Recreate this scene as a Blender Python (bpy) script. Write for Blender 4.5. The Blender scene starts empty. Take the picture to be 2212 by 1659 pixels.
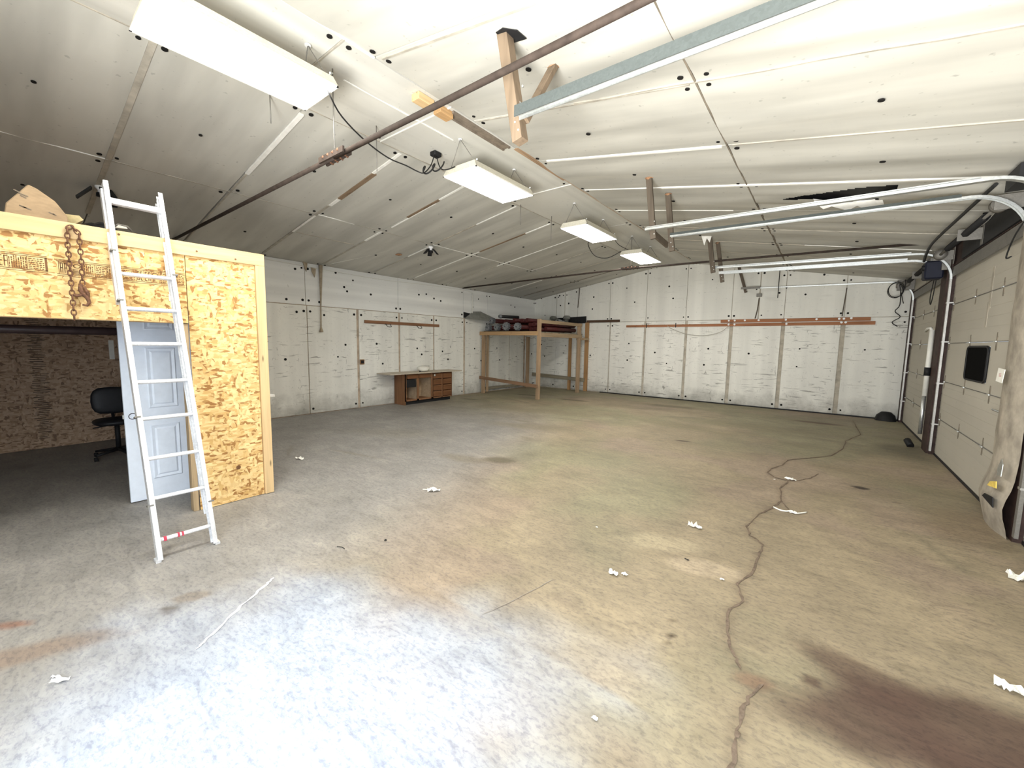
import bpy, math, random
import numpy as np
from mathutils import Vector, Matrix, noise as mnoise
random.seed(7)
S = bpy.context.scene
C = S.collection
PI = math.pi

# ------------------------------------------------------------ camera
cd = bpy.data.cameras.new('camera'); cam = bpy.data.objects.new('camera', cd); C.objects.link(cam)
R3 = Matrix(((0.789085526, -0.075477120, 0.609628769),
             (0.614045387, 0.069296602, -0.786222770),
             (0.017096628, 0.994736742, 0.101027324)))
cam.matrix_world = Matrix.Translation((0, 0, 1.67)) @ R3.to_4x4()
cd.sensor_fit = 'HORIZONTAL'; cd.sensor_width = 36.0; cd.lens = 875.986 / 2212 * 36
cd.clip_start = 0.02; cd.clip_end = 200
S.camera = cam

# ------------------------------------------------------------ world, daylight, exposure
W = bpy.data.worlds.new('world'); S.world = W; W.use_nodes = True
wb = W.node_tree.nodes['Background']
wb.inputs[0].default_value = (0.72, 0.85, 1.0, 1); wb.inputs[1].default_value = 2.0
def area(name, loc, direction, sx, sy, power, col, spread=180):
    d = bpy.data.lights.new(name, 'AREA'); d.shape = 'RECTANGLE'; d.size = sx; d.size_y = sy
    d.energy = power; d.color = col; d.spread = math.radians(spread)
    o = bpy.data.objects.new(name, d); C.objects.link(o); o.location = loc
    o.rotation_euler = Vector(direction).to_track_quat('-Z', 'Z').to_euler()
    return o
# the open vehicle doorway behind the photographer: sky above, sunlit yard below
area('sky_daylight', (-0.25, -1.40, 1.75), (-0.62, 1.0, -0.28), 2.4, 1.9, 150, (0.78, 0.88, 1.0))
area('yard_daylight', (-0.25, -1.36, 0.75), (0.10, 1.0, 1.25), 2.4, 1.2, 420, (1.0, 0.975, 0.92), 125)
S.view_settings.view_transform = 'Standard'
S.view_settings.look = 'None'
S.view_settings.exposure = 0.5
S.view_settings.gamma = 1.0
S.view_settings.use_curve_mapping = False

# ------------------------------------------------------------ helpers
class MB:
    """collects polygons in world coordinates"""
    def __init__(s): s.v = []; s.f = []; s.sm = []
    def add(s, vs, fs, smooth=False):
        b = len(s.v); s.v += [Vector(p) for p in vs]
        for f in fs: s.f.append([i + b for i in f]); s.sm.append(smooth)
        return s
    def box(s, x0, x1, y0, y1, z0, z1):
        vs = [(x, y, z) for x in (x0, x1) for y in (y0, y1) for z in (z0, z1)]
        return s.add(vs, [(0, 1, 3, 2), (4, 6, 7, 5), (0, 4, 5, 1), (2, 3, 7, 6), (0, 2, 6, 4), (1, 5, 7, 3)])
    def bar(s, p0, p1, w, h, up=(0, 0, 1)):
        p0 = Vector(p0); p1 = Vector(p1); d = (p1 - p0).normalized(); u = Vector(up)
        if abs(d.dot(u)) > .99: u = Vector((1, 0, 0))
        a = d.cross(u).normalized(); b = a.cross(d).normalized()
        vs = []
        for p in (p0, p1):
            for i, j in ((-1, -1), (1, -1), (1, 1), (-1, 1)): vs.append(p + a * (i * w / 2) + b * (j * h / 2))
        return s.add(vs, [(0, 3, 2, 1), (4, 5, 6, 7), (0, 1, 5, 4), (1, 2, 6, 5), (2, 3, 7, 6), (3, 0, 4, 7)])
    def tube(s, pts, r, n=8, closed=False, rs=None):
        pts = [Vector(p) for p in pts]; m = len(pts); vs = []; prev = None
        for i, p in enumerate(pts):
            if closed: d = pts[(i + 1) % m] - pts[i - 1]
            else: d = pts[min(i + 1, m - 1)] - pts[max(i - 1, 0)]
            d.normalize()
            if prev is None:
                u = Vector((0, 0, 1)) if abs(d.z) < .9 else Vector((1, 0, 0))
                a = d.cross(u).normalized()
            else:
                a = (prev - d * prev.dot(d)).normalized()
            prev = a; b = d.cross(a)
            rad = rs[i] if rs else r
            for k in range(n):
                t = 2 * PI * k / n; vs.append(p + (a * math.cos(t) + b * math.sin(t)) * rad)
        fs = []
        for i in range(m if closed else m - 1):
            j = (i + 1) % m
            for k in range(n): fs.append((i * n + k, i * n + (k + 1) % n, j * n + (k + 1) % n, j * n + k))
        s.add(vs, fs, True)
        if not closed:
            b = len(s.v) - m * n
            s.f.append([b + k for k in range(n)][::-1]); s.sm.append(False)
            s.f.append([b + (m - 1) * n + k for k in range(n)]); s.sm.append(False)
        return s
    def disc(s, c, nrm, r, t=.003, n=10):
        c = Vector(c); nrm = Vector(nrm).normalized()
        return s.tube([c, c + nrm * t], r, n)
    def sweep(s, pts, prof, side):
        """open profile [(a,b)] swept on pts; a along 'side', b along the in-plane normal"""
        pts = [Vector(p) for p in pts]; side = Vector(side); vs = []; k = len(prof)
        for i, p in enumerate(pts):
            d = (pts[min(i + 1, len(pts) - 1)] - pts[max(i - 1, 0)]).normalized(); nn = d.cross(side).normalized()
            for a, b in prof: vs.append(p + side * a + nn * b)
        fs = [(i * k + j, i * k + (j + 1) % k, (i + 1) * k + (j + 1) % k, (i + 1) * k + j) for i in range(len(pts) - 1) for j in range(k)]
        s.add(vs, fs)
        b = len(s.v) - len(vs)
        s.f.append([b + j for j in range(k)][::-1]); s.sm.append(False)
        s.f.append([b + (len(pts) - 1) * k + j for j in range(k)]); s.sm.append(False)
        return s
    def lathe(s, c, prof, n=16, axis=(0, 0, 1)):
        ax = Vector(axis).normalized(); u = Vector((1, 0, 0)) if abs(ax.x) < .9 else Vector((0, 1, 0))
        a = ax.cross(u).normalized(); b = ax.cross(a); c = Vector(c); vs = []
        for r, h in prof:
            for k in range(n):
                t = 2 * PI * k / n; vs.append(c + ax * h + (a * math.cos(t) + b * math.sin(t)) * max(r, 1e-4))
        fs = [(i * n + k, i * n + (k + 1) % n, (i + 1) * n + (k + 1) % n, (i + 1) * n + k) for i in range(len(prof) - 1) for k in range(n)]
        return s.add(vs, fs, True)
    def prism(s, poly, off):
        n = len(poly); off = Vector(off)
        vs = [Vector(p) for p in poly] + [Vector(p) + off for p in poly]
        return s.add(vs, [tuple(range(n))[::-1], tuple(range(n, 2 * n))] + [(i, (i + 1) % n, (i + 1) % n + n, i + n) for i in range(n)])
    def build(s, name, mat, parent=None, bevel=0, fix=True):
        me = bpy.data.meshes.new(name)
        off = Vector(parent_loc(parent))
        me.from_pydata([tuple(v - off) for v in s.v], [], s.f)
        me.polygons.foreach_set('use_smooth', s.sm)
        me.materials.append(mat)
        if fix:
            import bmesh
            bm = bmesh.new(); bm.from_mesh(me); bmesh.ops.recalc_face_normals(bm, faces=bm.faces)
            if bevel:
                bmesh.ops.bevel(bm, geom=[e for e in bm.edges if e.calc_face_angle(0) > .6], offset=bevel, segments=1, affect='EDGES')
            bm.to_mesh(me); bm.free()
        me.update()
        o = bpy.data.objects.new(name, me); C.objects.link(o)
        if parent is not None: o.parent = parent
        return o
def parent_loc(p):
    v = Vector((0, 0, 0))
    while p is not None: v += p.location; p = p.parent
    return v
def tag(o, label=None, cat=None, group=None, kind=None):
    if label: o['label'] = label
    if cat: o['category'] = cat
    if group: o['group'] = group
    if kind: o['kind'] = kind
    return o
def thing(name, loc, label, cat, group=None):
    o = bpy.data.objects.new(name, None); C.objects.link(o); o.location = loc; o.empty_display_size = .1
    return tag(o, label, cat, group)
def copy_tree(o, parent=None):
    c = o.copy(); C.objects.link(c); c.parent = parent
    for ch in list(o.children): copy_tree(ch, c)
    return c

# ------------------------------------------------------------ materials
def newmat(name):
    m = bpy.data.materials.new(name); m.use_nodes = True
    nt = m.node_tree; return m, nt, nt.nodes['Principled BSDF']
def N(nt, t, **kw):
    n = nt.nodes.new(t)
    for k, v in kw.items():
        if k.startswith('i_'): n.inputs[k[2:].replace('_', ' ')].default_value = v
        else: setattr(n, k, v)
    return n
def coords(nt, scale=(1, 1, 1), rot=(0, 0, 0), loc=(0, 0, 0)):
    t = N(nt, 'ShaderNodeTexCoord'); mp = N(nt, 'ShaderNodeMapping')
    mp.inputs['Scale'].default_value = scale; mp.inputs['Rotation'].default_value = rot; mp.inputs['Location'].default_value = loc
    nt.links.new(t.outputs['Object'], mp.inputs['Vector']); return mp.outputs[0]
def nz(nt, vec, scale=1, detail=3, rough=.5, dist=0):
    n = N(nt, 'ShaderNodeTexNoise'); n.inputs['Scale'].default_value = scale; n.inputs['Detail'].default_value = detail
    n.inputs['Roughness'].default_value = rough; n.inputs['Distortion'].default_value = dist
    nt.links.new(vec, n.inputs['Vector']); return n.outputs['Fac']
def ramp(nt, fac, stops, interp='LINEAR'):
    r = N(nt, 'ShaderNodeValToRGB'); r.color_ramp.interpolation = interp
    e = r.color_ramp.elements
    while len(e) < len(stops): e.new(.5)
    for el, (p, c) in zip(e, stops):
        el.position = p; el.color = (*c, 1) if not isinstance(c, (int, float)) else (c, c, c, 1)
    nt.links.new(fac, r.inputs[0]); return r.outputs[0]
def mix(nt, fac, a, b, mode='MIX'):
    m = N(nt, 'ShaderNodeMix', data_type='RGBA', blend_type=mode)
    for sock, v in ((0, fac), (6, a), (7, b)):
        if isinstance(v, (int, float)): m.inputs[sock].default_value = v
        elif isinstance(v, tuple): m.inputs[sock].default_value = (*v, 1)
        else: nt.links.new(v, m.inputs[sock])
    return m.outputs[2]
def math_(nt, op, a, b=0.0):
    m = N(nt, 'ShaderNodeMath', operation=op)
    for i, v in enumerate((a, b)):
        if isinstance(v, (int, float)): m.inputs[i].default_value = v
        else: nt.links.new(v, m.inputs[i])
    return m.outputs[0]
def bump(nt, bsdf, h, strength=.3, dist=.01):
    b = N(nt, 'ShaderNodeBump'); b.inputs['Strength'].default_value = strength; b.inputs['Distance'].default_value = dist
    nt.links.new(h, b.inputs['Height']); nt.links.new(b.outputs[0], bsdf.inputs['Normal'])
def simple(name, col, rough=.7, metal=0, var=.25, scale=12, stretch=(1, 1, 1), bmp=.15, spec=.3):
    m, nt, b = newmat(name)
    f = nz(nt, coords(nt, stretch), scale, 4, .6)
    c = ramp(nt, f, [(.3, tuple(x * (1 - var) for x in col)), (.7, tuple(min(1, x * (1 + var)) for x in col))])
    nt.links.new(c, b.inputs['Base Color']); b.inputs['Roughness'].default_value = rough; b.inputs['Metallic'].default_value = metal
    b.inputs['Specular IOR Level'].default_value = spec
    if bmp: bump(nt, b, f, bmp, .004)
    return m
def wood(name, col, axis, var=.35, knots=True):
    m, nt, b = newmat(name)
    st = [22, 22, 22]; st['xyz'.index(axis)] = 1.0
    v = coords(nt, tuple(st)); f = nz(nt, v, 1.0, 5, .6, .6)
    c = ramp(nt, f, [(.3, tuple(x * (1 - var) for x in col)), (.5, col), (.72, tuple(min(1, x * (1 + var * .5)) for x in col))])
    if knots:
        st2 = [9, 9, 9]; st2['xyz'.index(axis)] = 2.2
        vo = N(nt, 'ShaderNodeTexVoronoi'); vo.inputs['Scale'].default_value = 1; nt.links.new(coords(nt, tuple(st2)), vo.inputs['Vector'])
        k = ramp(nt, vo.outputs['Distance'], [(.03, 1.0), (.10, 0.0)])
        c = mix(nt, k, c, tuple(x * .35 for x in col))
    nt.links.new(c, b.inputs['Base Color']); b.inputs['Roughness'].default_value = .75; b.inputs['Specular IOR Level'].default_value = .2
    bump(nt, b, f, .2, .003); return m
def panelmat(name, col, axis, scuff=0.0, bands=.10, bottom=0.0, speck=.5):
    """smooth-faced insulation board: faint lengthwise bands, scuffs and specks"""
    m, nt, b = newmat(name)
    st = [2.4, 2.4, 2.4]; st['xyz'.index(axis)] = .08
    f = nz(nt, coords(nt, tuple(st)), 1.3, 3, .5)
    c = ramp(nt, f, [(.34, tuple(x * (1 - bands) for x in col)), (.62, tuple(min(1, x * (1 + bands)) for x in col))])  # lengthwise bands put the boards' ripple shading into the colour
    big = nz(nt, coords(nt), .9, 4, .55)
    c = mix(nt, ramp(nt, big, [(.35, 0.0), (.75, .30)]), c, tuple(x * .72 for x in col))
    sp = nz(nt, coords(nt, (9, 9, 9), loc=(3, 1, 7)), 2.2, 2, .4)
    c = mix(nt, math_(nt, 'MULTIPLY', ramp(nt, sp, [(.70, 0.0), (.76, 1.0)]), speck), c, tuple(x * .45 for x in col))
    if scuff:
        s1 = nz(nt, coords(nt, (1.7, 1.7, 15), rot=(.08, .05, .2)), 1.5, 3, .6, .5)
        s1 = ramp(nt, s1, [(.605, 0.0), (.66, 1.0)])
        s2 = nz(nt, coords(nt, (6, 6, 2.2), rot=(.5, .3, .2), loc=(9, 2, 1)), 1.6, 3, .6, 1.5)
        s2 = ramp(nt, s2, [(.66, 0.0), (.71, 1.0)])
        gate = ramp(nt, nz(nt, coords(nt, loc=(5, 5, 5)), 1.1, 2), [(.34, 0.0), (.55, 1.0)])
        q = math_(nt, 'MULTIPLY', math_(nt, 'MAXIMUM', s1, s2), gate)
        c = mix(nt, math_(nt, 'MULTIPLY', q, scuff), c, (.30, .29, .26))
        fine = ramp(nt, nz(nt, coords(nt, (5, 5, 9), loc=(2, 8, 4)), 5, 4, .7), [(.60, 0.0), (.70, 1.0)])
        c = mix(nt, math_(nt, 'MULTIPLY', fine, .28 * scuff), c, (.22, .22, .20))
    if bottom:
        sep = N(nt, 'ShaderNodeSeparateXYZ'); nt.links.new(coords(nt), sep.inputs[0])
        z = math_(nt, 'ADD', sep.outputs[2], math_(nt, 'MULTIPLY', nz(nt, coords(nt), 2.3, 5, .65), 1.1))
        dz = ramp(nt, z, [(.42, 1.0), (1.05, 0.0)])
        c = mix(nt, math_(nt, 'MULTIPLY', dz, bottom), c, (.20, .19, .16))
    nt.links.new(c, b.inputs['Base Color']); b.inputs['Roughness'].default_value = .6; b.inputs['Specular IOR Level'].default_value = .25
    bump(nt, b, f, .10, .01); return m
def osb(name, light, mid, dark, rot=0.0, plane='yz'):
    m, nt, b = newmat(name)
    def flakes(sc, r, loc):
        v = N(nt, 'ShaderNodeTexVoronoi'); v.inputs['Scale'].default_value = 1.0; v.inputs['Randomness'].default_value = 1
        t = coords(nt, sc, (r, 0, 0), loc)
        w = N(nt, 'ShaderNodeVectorMath', operation='ADD')
        nn = N(nt, 'ShaderNodeTexNoise'); nn.inputs['Scale'].default_value = .7; nn.inputs['Detail'].default_value = 3
        nt.links.new(t, nn.inputs['Vector']); nt.links.new(t, w.inputs[0]); nt.links.new(nn.outputs['Color'], w.inputs[1])
        nt.links.new(w.outputs[0], v.inputs['Vector']); return v
    a = flakes((3, 14, 48), rot, (0, 0, 0)); d = flakes((3, 40, 18), rot + .5, (4, 3, 2)); e = flakes((3, 18, 54), rot - .6, (7, 3, 9))
    def tone(v):
        sp = N(nt, 'ShaderNodeSeparateColor'); nt.links.new(v.outputs['Color'], sp.inputs[0])
        return ramp(nt, sp.outputs[0], [(.0, dark), (.14, dark), (.22, mid), (.45, light), (.62, tuple(min(1, x * 1.12) for x in light)), (.80, mid), (1, light)])
    s1 = ramp(nt, nz(nt, coords(nt, loc=(1, 2, 3)), 13, 3), [(.47, 0.0), (.53, 1.0)])
    s2 = ramp(nt, nz(nt, coords(nt, loc=(8, 2, 5)), 11, 3), [(.50, 0.0), (.56, 1.0)])
    c = mix(nt, s2, mix(nt, s1, tone(a), tone(d)), tone(e))
    ch = ramp(nt, nz(nt, coords(nt, (1, 20, 60), (rot, 0, 0)), 1.2, 3), [(.70, 0.0), (.78, .45)])
    c = mix(nt, ch, c, tuple(x * .6 for x in dark))
    nt.links.new(c, b.inputs['Base Color']); b.inputs['Roughness'].default_value = .7; b.inputs['Specular IOR Level'].default_value = .25
    bump(nt, b, a.outputs['Distance'], .15, .003); return m
def galv(name, col, rough=.38, metal=.85):
    m, nt, b = newmat(name)
    v = N(nt, 'ShaderNodeTexVoronoi'); v.inputs['Scale'].default_value = 90; nt.links.new(coords(nt), v.inputs['Vector'])
    sp = N(nt, 'ShaderNodeSeparateColor'); nt.links.new(v.outputs['Color'], sp.inputs[0])
    c = ramp(nt, sp.outputs[0], [(0, tuple(x * .88 for x in col)), (1, tuple(min(1, x * 1.06) for x in col))])
    dirt = ramp(nt, nz(nt, coords(nt), 4, 5, .7), [(.5, 0.0), (.75, .5)])
    c = mix(nt, dirt, c, tuple(x * .45 for x in col))
    nt.links.new(c, b.inputs['Base Color']); b.inputs['Metallic'].default_value = metal; b.inputs['Roughness'].default_value = rough
    return m
def emit(name, col, s, base=(.9, .9, .88)):
    m, nt, b = newmat(name); b.inputs['Base Color'].default_value = (*base, 1)
    b.inputs['Emission Color'].default_value = (*col, 1); b.inputs['Emission Strength'].default_value = s; return m

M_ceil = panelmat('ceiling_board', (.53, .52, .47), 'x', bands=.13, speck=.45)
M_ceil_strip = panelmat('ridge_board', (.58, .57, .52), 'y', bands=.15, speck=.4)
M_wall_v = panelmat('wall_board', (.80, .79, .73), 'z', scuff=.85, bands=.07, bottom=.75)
M_wall_vu = panelmat('upper_wall_board', (.77, .76, .70), 'z', scuff=.15, bands=.07)
M_wall_h = panelmat('upper_left_board', (.80, .80, .77), 'y', bands=.12, speck=.3)
M_white_strip = simple('white_batten', (.86, .85, .80), .6, var=.08)
M_dull_strip = simple('dull_batten', (.42, .39, .33), .8, var=.25, scale=6)
M_joint = simple('dark_joint', (.20, .17, .13), .9, var=.3, scale=5)  # dark brown for ceiling joint strips
M_joint_tan = simple('joint_stud', (.46, .37, .28), .85, var=.3, scale=6)
M_joint_grey = simple('joint_grey', (.44, .40, .33), .85, var=.25, scale=6)
M_brownstrip = wood('brown_batten', (.24, .17, .11), 'x', knots=False)
M_backing = simple('backing_board', (.16, .14, .11), .9, var=.3, scale=3)
M_black = simple('matt_black', (.012, .012, .013), .6, var=.2, spec=.3)
M_blackcap = simple('black_washer', (.015, .014, .013), .8, var=.1, spec=.1)
M_pine_z = wood('pine_upright', (.66, .47, .25), 'z', var=.22); M_pine_y = wood('pine_board', (.66, .47, .25), 'y', var=.22)
M_rack_z = wood('rack_post_wood', (.38, .265, .165), 'z'); M_rack_y = wood('rack_beam_wood', (.34, .25, .155), 'y')
M_rack_x = wood('rack_front_wood', (.45, .29, .15), 'x'); M_oldwood_x = wood('grey_old_wood_x', (.25, .22, .16), 'x')
M_oldwood_y = wood('grey_old_wood_y', (.25, .22, .16), 'y')
M_redboard_x = wood('red_brown_board', (.36, .16, .08), 'x'); M_redboard_y = wood('brown_rail', (.26, .13, .07), 'y')
M_orange_z = wood('orange_stud', (.38, .22, .10), 'z')
M_hang = wood('hanger_wood', (.19, .14, .095), 'z', var=.3); M_hang_dark = wood('dark_hanger_wood', (.11, .088, .066), 'z', var=.3)
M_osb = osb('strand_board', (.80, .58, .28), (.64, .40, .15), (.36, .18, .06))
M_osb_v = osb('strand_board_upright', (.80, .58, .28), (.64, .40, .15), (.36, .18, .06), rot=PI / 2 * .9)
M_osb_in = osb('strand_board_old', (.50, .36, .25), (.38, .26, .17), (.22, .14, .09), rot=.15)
M_ink = simple('stamp_ink', (.16, .08, .035), .8, var=.3, bmp=0)
M_inkdim = simple('old_stamp_ink', (.10, .07, .05), .8, var=.3, bmp=0)
M_white = simple('white_enamel', (.85, .84, .80), .4, var=.03, bmp=0)
M_doorwhite = simple('white_door_paint', (.76, .83, .94), .45, var=.04, bmp=.03)
M_doorface = panelmat('garage_door_skin', (.50, .47, .40), 'y', bands=.03, speck=.2)
M_frame = galv('light_fixture_body', (.75, .72, .60), .45, .1)
M_galv = galv('galvanised_steel', (.62, .64, .63)); M_galvd = galv('dark_galvanised_steel', (.20, .19, .17), .6, .4); M_galvm = galv('shade_grey_galvanised_angle', (.055, .065, .062), .8, .0); M_galvv = galv('dull_galvanised_rail', (.42, .41, .39), .45, .7)  # angle grey darkened so its colour carries the shade on the face
M_alu = galv('ladder_aluminium', (.82, .83, .85), .42, .45)
M_pipe = simple('rusty_rod_steel', (.045, .034, .028), .75, 0, var=.3, spec=.1)
M_rust = simple('rusty_chain_steel', (.17, .085, .05), .75, .3, var=.4, scale=60)
M_cable = simple('black_cable', (.015, .015, .015), .6, var=.1, bmp=0)
M_wire = simple('grey_wire', (.22, .21, .19), .5, .4, bmp=0)
M_whitecable = simple('white_cable', (.75, .74, .68), .5, var=.05, bmp=0)
M_paper = simple('white_paper', (.88, .87, .80), .8, var=.06, bmp=.1)
M_card = simple('tan_cardboard', (.42, .30, .18), .85, var=.2, scale=6, stretch=(1, 1, 3))
M_plastic = simple('navy_plastic', (.007, .009, .022), .6, var=.2)
M_deskside = wood('desk_side_board', (.24, .12, .06), 'z', knots=False); M_deskfront = wood('desk_drawer_wood', (.17, .075, .032), 'y', knots=False)
M_deskin = simple('desk_inner_board', (.50, .38, .25), .8, var=.15); M_desktop = simple('desk_top_laminate', (.48, .42, .33), .5, var=.12)
M_red = simple('dark_red_tube_paint', (.065, .013, .012), .5, var=.3); M_gear = simple('cast_grey_sprocket', (.22, .23, .24), .55, .4, var=.3, scale=20)
M_greyboard = simple('grey_felt_board', (.20, .20, .175), .9, var=.2)
M_post = simple('dirty_wrapped_post', (.37, .33, .27), .75, var=.35, scale=5)
M_darkpost = simple('dark_brown_post', (.045, .025, .020), .7, var=.4)
M_foam = simple('orange_foam', (.36, .20, .11), .9, var=.3, scale=40)
M_crack = simple('crack_brown', (.18, .135, .10), .95, var=.35, scale=30)  # dark brown of the floor cracks
M_glass = simple('black_window_glass', (.006, .006, .006), .9, var=.1, bmp=0, spec=.02)
M_yellow = simple('yellow_scrap', (.7, .52, .12), .7)
M_redtape = simple('red_tape', (.45, .05, .08), .6)
M_strap = simple('canvas_strap', (.34, .28, .20), .9, var=.25)
M_clear = simple('clear_plastic_tub', (.80, .78, .70), .3, var=.05, bmp=0, spec=.5)
M_tube = emit('diffuser', (1.0, .97, .90), 28.0)
M_ledwhite = simple('white_porcelain', (.85, .85, .85), .35, var=.02, bmp=0)
M_hinge = simple('worn_hinge_steel', (.20, .17, .13), .7, .2, var=.3)
M_chair = simple('black_leatherette', (.014, .014, .016), .5, var=.2, spec=.3)

# ------------------------------------------------------------ floor
X0, X1, Y0, Y1 = -9.07, 1.40, -1.30, 13.03
def vnoise(x, y, s, seed):
    r = np.random.RandomState(seed).rand(80, 80)
    u = (x / s) % 79; v = (y / s) % 79
    i = np.floor(u).astype(int); j = np.floor(v).astype(int); fu = u - i; fv = v - j
    fu = fu * fu * (3 - 2 * fu); fv = fv * fv * (3 - 2 * fv); i2 = (i + 1) % 80; j2 = (j + 1) % 80
    return r[i, j] * (1 - fu) * (1 - fv) + r[i2, j] * fu * (1 - fv) + r[i, j2] * (1 - fu) * fv + r[i2, j2] * fu * fv
def fbm(x, y, s, seed): return .5 * vnoise(x, y, s, seed) + .27 * vnoise(x, y, s / 2, seed + 1) + .15 * vnoise(x, y, s / 4, seed + 2) + .08 * vnoise(x, y, s / 8, seed + 3)
crk = [(-.17, 1.6), (-.18, 1.7), (-.19, 1.83), (-.19, 1.9), (-.19, 2.02), (-.17, 2.15), (-.13, 2.25)]
crk2 = [(-.23, 2.29), (-.28, 2.37), (-.33, 2.49), (-.36, 2.62), (-.38, 2.78), (-.32, 2.94), (-.38, 3.13), (-.32, 3.4), (-.32, 3.67), (-.31, 3.92), (-.43, 4.05), (-.48, 4.23), (-.42, 4.65), (-.33, 4.96), (-.28, 5.2), (-.33, 5.66), (-.27, 6.05), (-.44, 6.12), (-.52, 6.28), (-.5, 6.54), (-.4, 6.82), (-.36, 7.2), (-.08, 7.6), (.15, 7.96), (.32, 8.7), (.37, 9.44), (.62, 10.35), (.57, 12.22)]
def build_floor():
    h = .035
    nx = int((X1 + .25 - X0) / h) + 1; ny = int((Y1 - Y0) / h) + 1
    xs = np.linspace(X0, X1 + .25, nx); ys = np.linspace(Y0, Y1, ny)
    gx, gy = np.meshgrid(xs, ys, indexing='ij'); gx = gx.ravel(); gy = gy.ravel()
    co = np.stack([gx, gy, np.zeros_like(gx)], 1)
    idx = np.arange(nx * ny).reshape(nx, ny)
    q = np.stack([idx[:-1, :-1], idx[1:, :-1], idx[1:, 1:], idx[:-1, 1:]], -1).reshape(-1, 4)
    me = bpy.data.meshes.new('floor')
    me.vertices.add(len(co)); me.vertices.foreach_set('co', co.ravel())
    me.loops.add(q.size); me.loops.foreach_set('vertex_index', q.ravel())
    me.polygons.add(len(q)); me.polygons.foreach_set('loop_start', np.arange(0, q.size, 4)); me.polygons.foreach_set('loop_total', np.full(len(q), 4))
    me.update(); me.validate()
    def ss(a, b, x): t = np.clip((x - a) / (b - a), 0, 1); return t * t * (3 - 2 * t)
    col = np.zeros((len(gx), 3))
    n1 = fbm(gx + 20, gy + 20, 2.2, 3)[:, None]; n2 = fbm(gx + 40, gy + 20, 1.1, 9)[:, None]; n3 = fbm(gx + 30, gy + 50, .45, 19)[:, None]
    beige = np.array([.325, .265, .180]); olive = np.array([.285, .255, .165]); pink = np.array([.325, .250, .190]); grey = np.array([.285, .272, .258])
    col = beige + (olive - beige) * ss(.42, .60, n1) + (pink - beige) * ss(.5, .65, n2) * .6
    left = ss(-2.3, -4.0, gx + .35 * (gy - 3))[:, None] * ss(9.5, 5.5, gy)[:, None]
    col = col + (grey - col) * left * .95
    # doorway daylight painted pale bluish into the floor; the rest keeps its dirt
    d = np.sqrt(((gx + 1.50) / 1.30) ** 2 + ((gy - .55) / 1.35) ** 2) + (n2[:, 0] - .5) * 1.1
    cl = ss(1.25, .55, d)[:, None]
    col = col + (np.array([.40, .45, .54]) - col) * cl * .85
    col *= (.86 + .42 * (n3 - .3))
    # mottled darker flecks in the pale part
    def blob(cx, cy, rx, ry, ang, tone, amt, soft=.35, wob=.5, seed=1):
        nonlocal col
        c, s_ = math.cos(ang), math.sin(ang); dx = gx - cx; dy = gy - cy
        u = (dx * c + dy * s_) / rx; v = (-dx * s_ + dy * c) / ry
        dd = np.sqrt(u * u + v * v) + (fbm(gx + 10, gy + 10, min(rx, ry) * 1.6 + .05, 30 + seed) - .5) * wob
        k = ss(1 + soft, 1 - soft, dd)[:, None] * amt
        col = col + (np.array(tone) - col) * k
    br = (.085, .05, .038)
    dist = np.full(len(gx), 9.0)
    for (ax_, ay_), (bx_, by_) in list(zip(crk[:-1], crk[1:])) + list(zip(crk2[:-1], crk2[1:])):
        ex, ey = bx_ - ax_, by_ - ay_; t = np.clip(((gx - ax_) * ex + (gy - ay_) * ey) / (ex * ex + ey * ey), 0, 1)
        dist = np.minimum(dist, np.hypot(gx - ax_ - ex * t, gy - ay_ - ey * t))
    kk = (ss(.055, .0, dist) * .45)[:, None]; col = col + (np.array([.17, .125, .085]) - col) * kk
    blob(.85, 2.25, .50, .20, .25, br, .7, .5, .9, 50); blob(.35, 2.45, .22, .13, -.6, br, .6, .5, .8, 51)
    blob(.60, 2.50, .62, .24, .42, br, .85, .4, 1.0, 2); blob(.26, 2.64, .25, .12, -.2, br, .7, .4, .6, 3); blob(.95, 2.25, .5, .35, .3, br, .6, .5, .9, 4)
    blob(.06, 2.43, .035, .035, 0, br, .7, .3, .2, 5)
    blob(-.18, 2.24, .09, .05, .4, (.20, .12, .08), .7, .4, .4, 6)
    for (x, y, r) in ((-.64, 2.44, .018), (-.62, 2.37, .010), (-.60, 2.31, .030), (-.59, 2.25, .012), (-.585, 2.21, .009)): blob(x, y, r * .8, r, 0, (.04, .025, .015), .95, .3, .3, 7)
    blob(-3.13, .70, .11, .06, 1.0, (.21, .175, .14), .70, .2, .4, 8); blob(-3.10, .58, .035, .018, .9, (.12, .10, .08), .8, .3, .3, 9); blob(-3.06, .56, .035, .015, .9, (.15, .13, .12), .9, .3, .3, 10)
    blob(-3.60, 4.36, .22, .13, .6, (.13, .11, .07), .8, .5, .8, 11); blob(-4.05, 4.1, .35, .16, .2, (.20, .17, .12), .5, .5, .9, 12)
    blob(-3.2, .0, .34, .10, 1.15, (.22, .16, .12), .7, .4, .9, 13); blob(-3.6, -.03, .10, .03, .8, (.28, .13, .08), .7, .4, .6, 14)
    blob(-3.30, 11.44, .7, .22, .05, (.14, .12, .075), .8, .5, .8, 15); blob(-3.9, 10.6, .8, .3, .2, (.18, .155, .10), .5, .5, .9, 16)
    blob(-.05, 11.3, .40, .14, 0, (.10, .05, .035), .85, .5, .6, 17); blob(-1.9, 7.4, .12, .05, .2, (.07, .05, .035), .9, .4, .5, 18)
    blob(.43, 6.35, .075, .055, 0, (.035, .025, .02), .95, .2, .3, 19); blob(.72, 6.0, .05, .015, 0, (.06, .04, .03), .8, .3, .4, 20)
    blob(.85, 4.72, .30, .04, -1.25, (.20, .175, .12), .55, .4, .7, 21); blob(.95, 5.1, .35, .03, .35, (.20, .175, .12), .45, .4, .7, 22)
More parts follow.
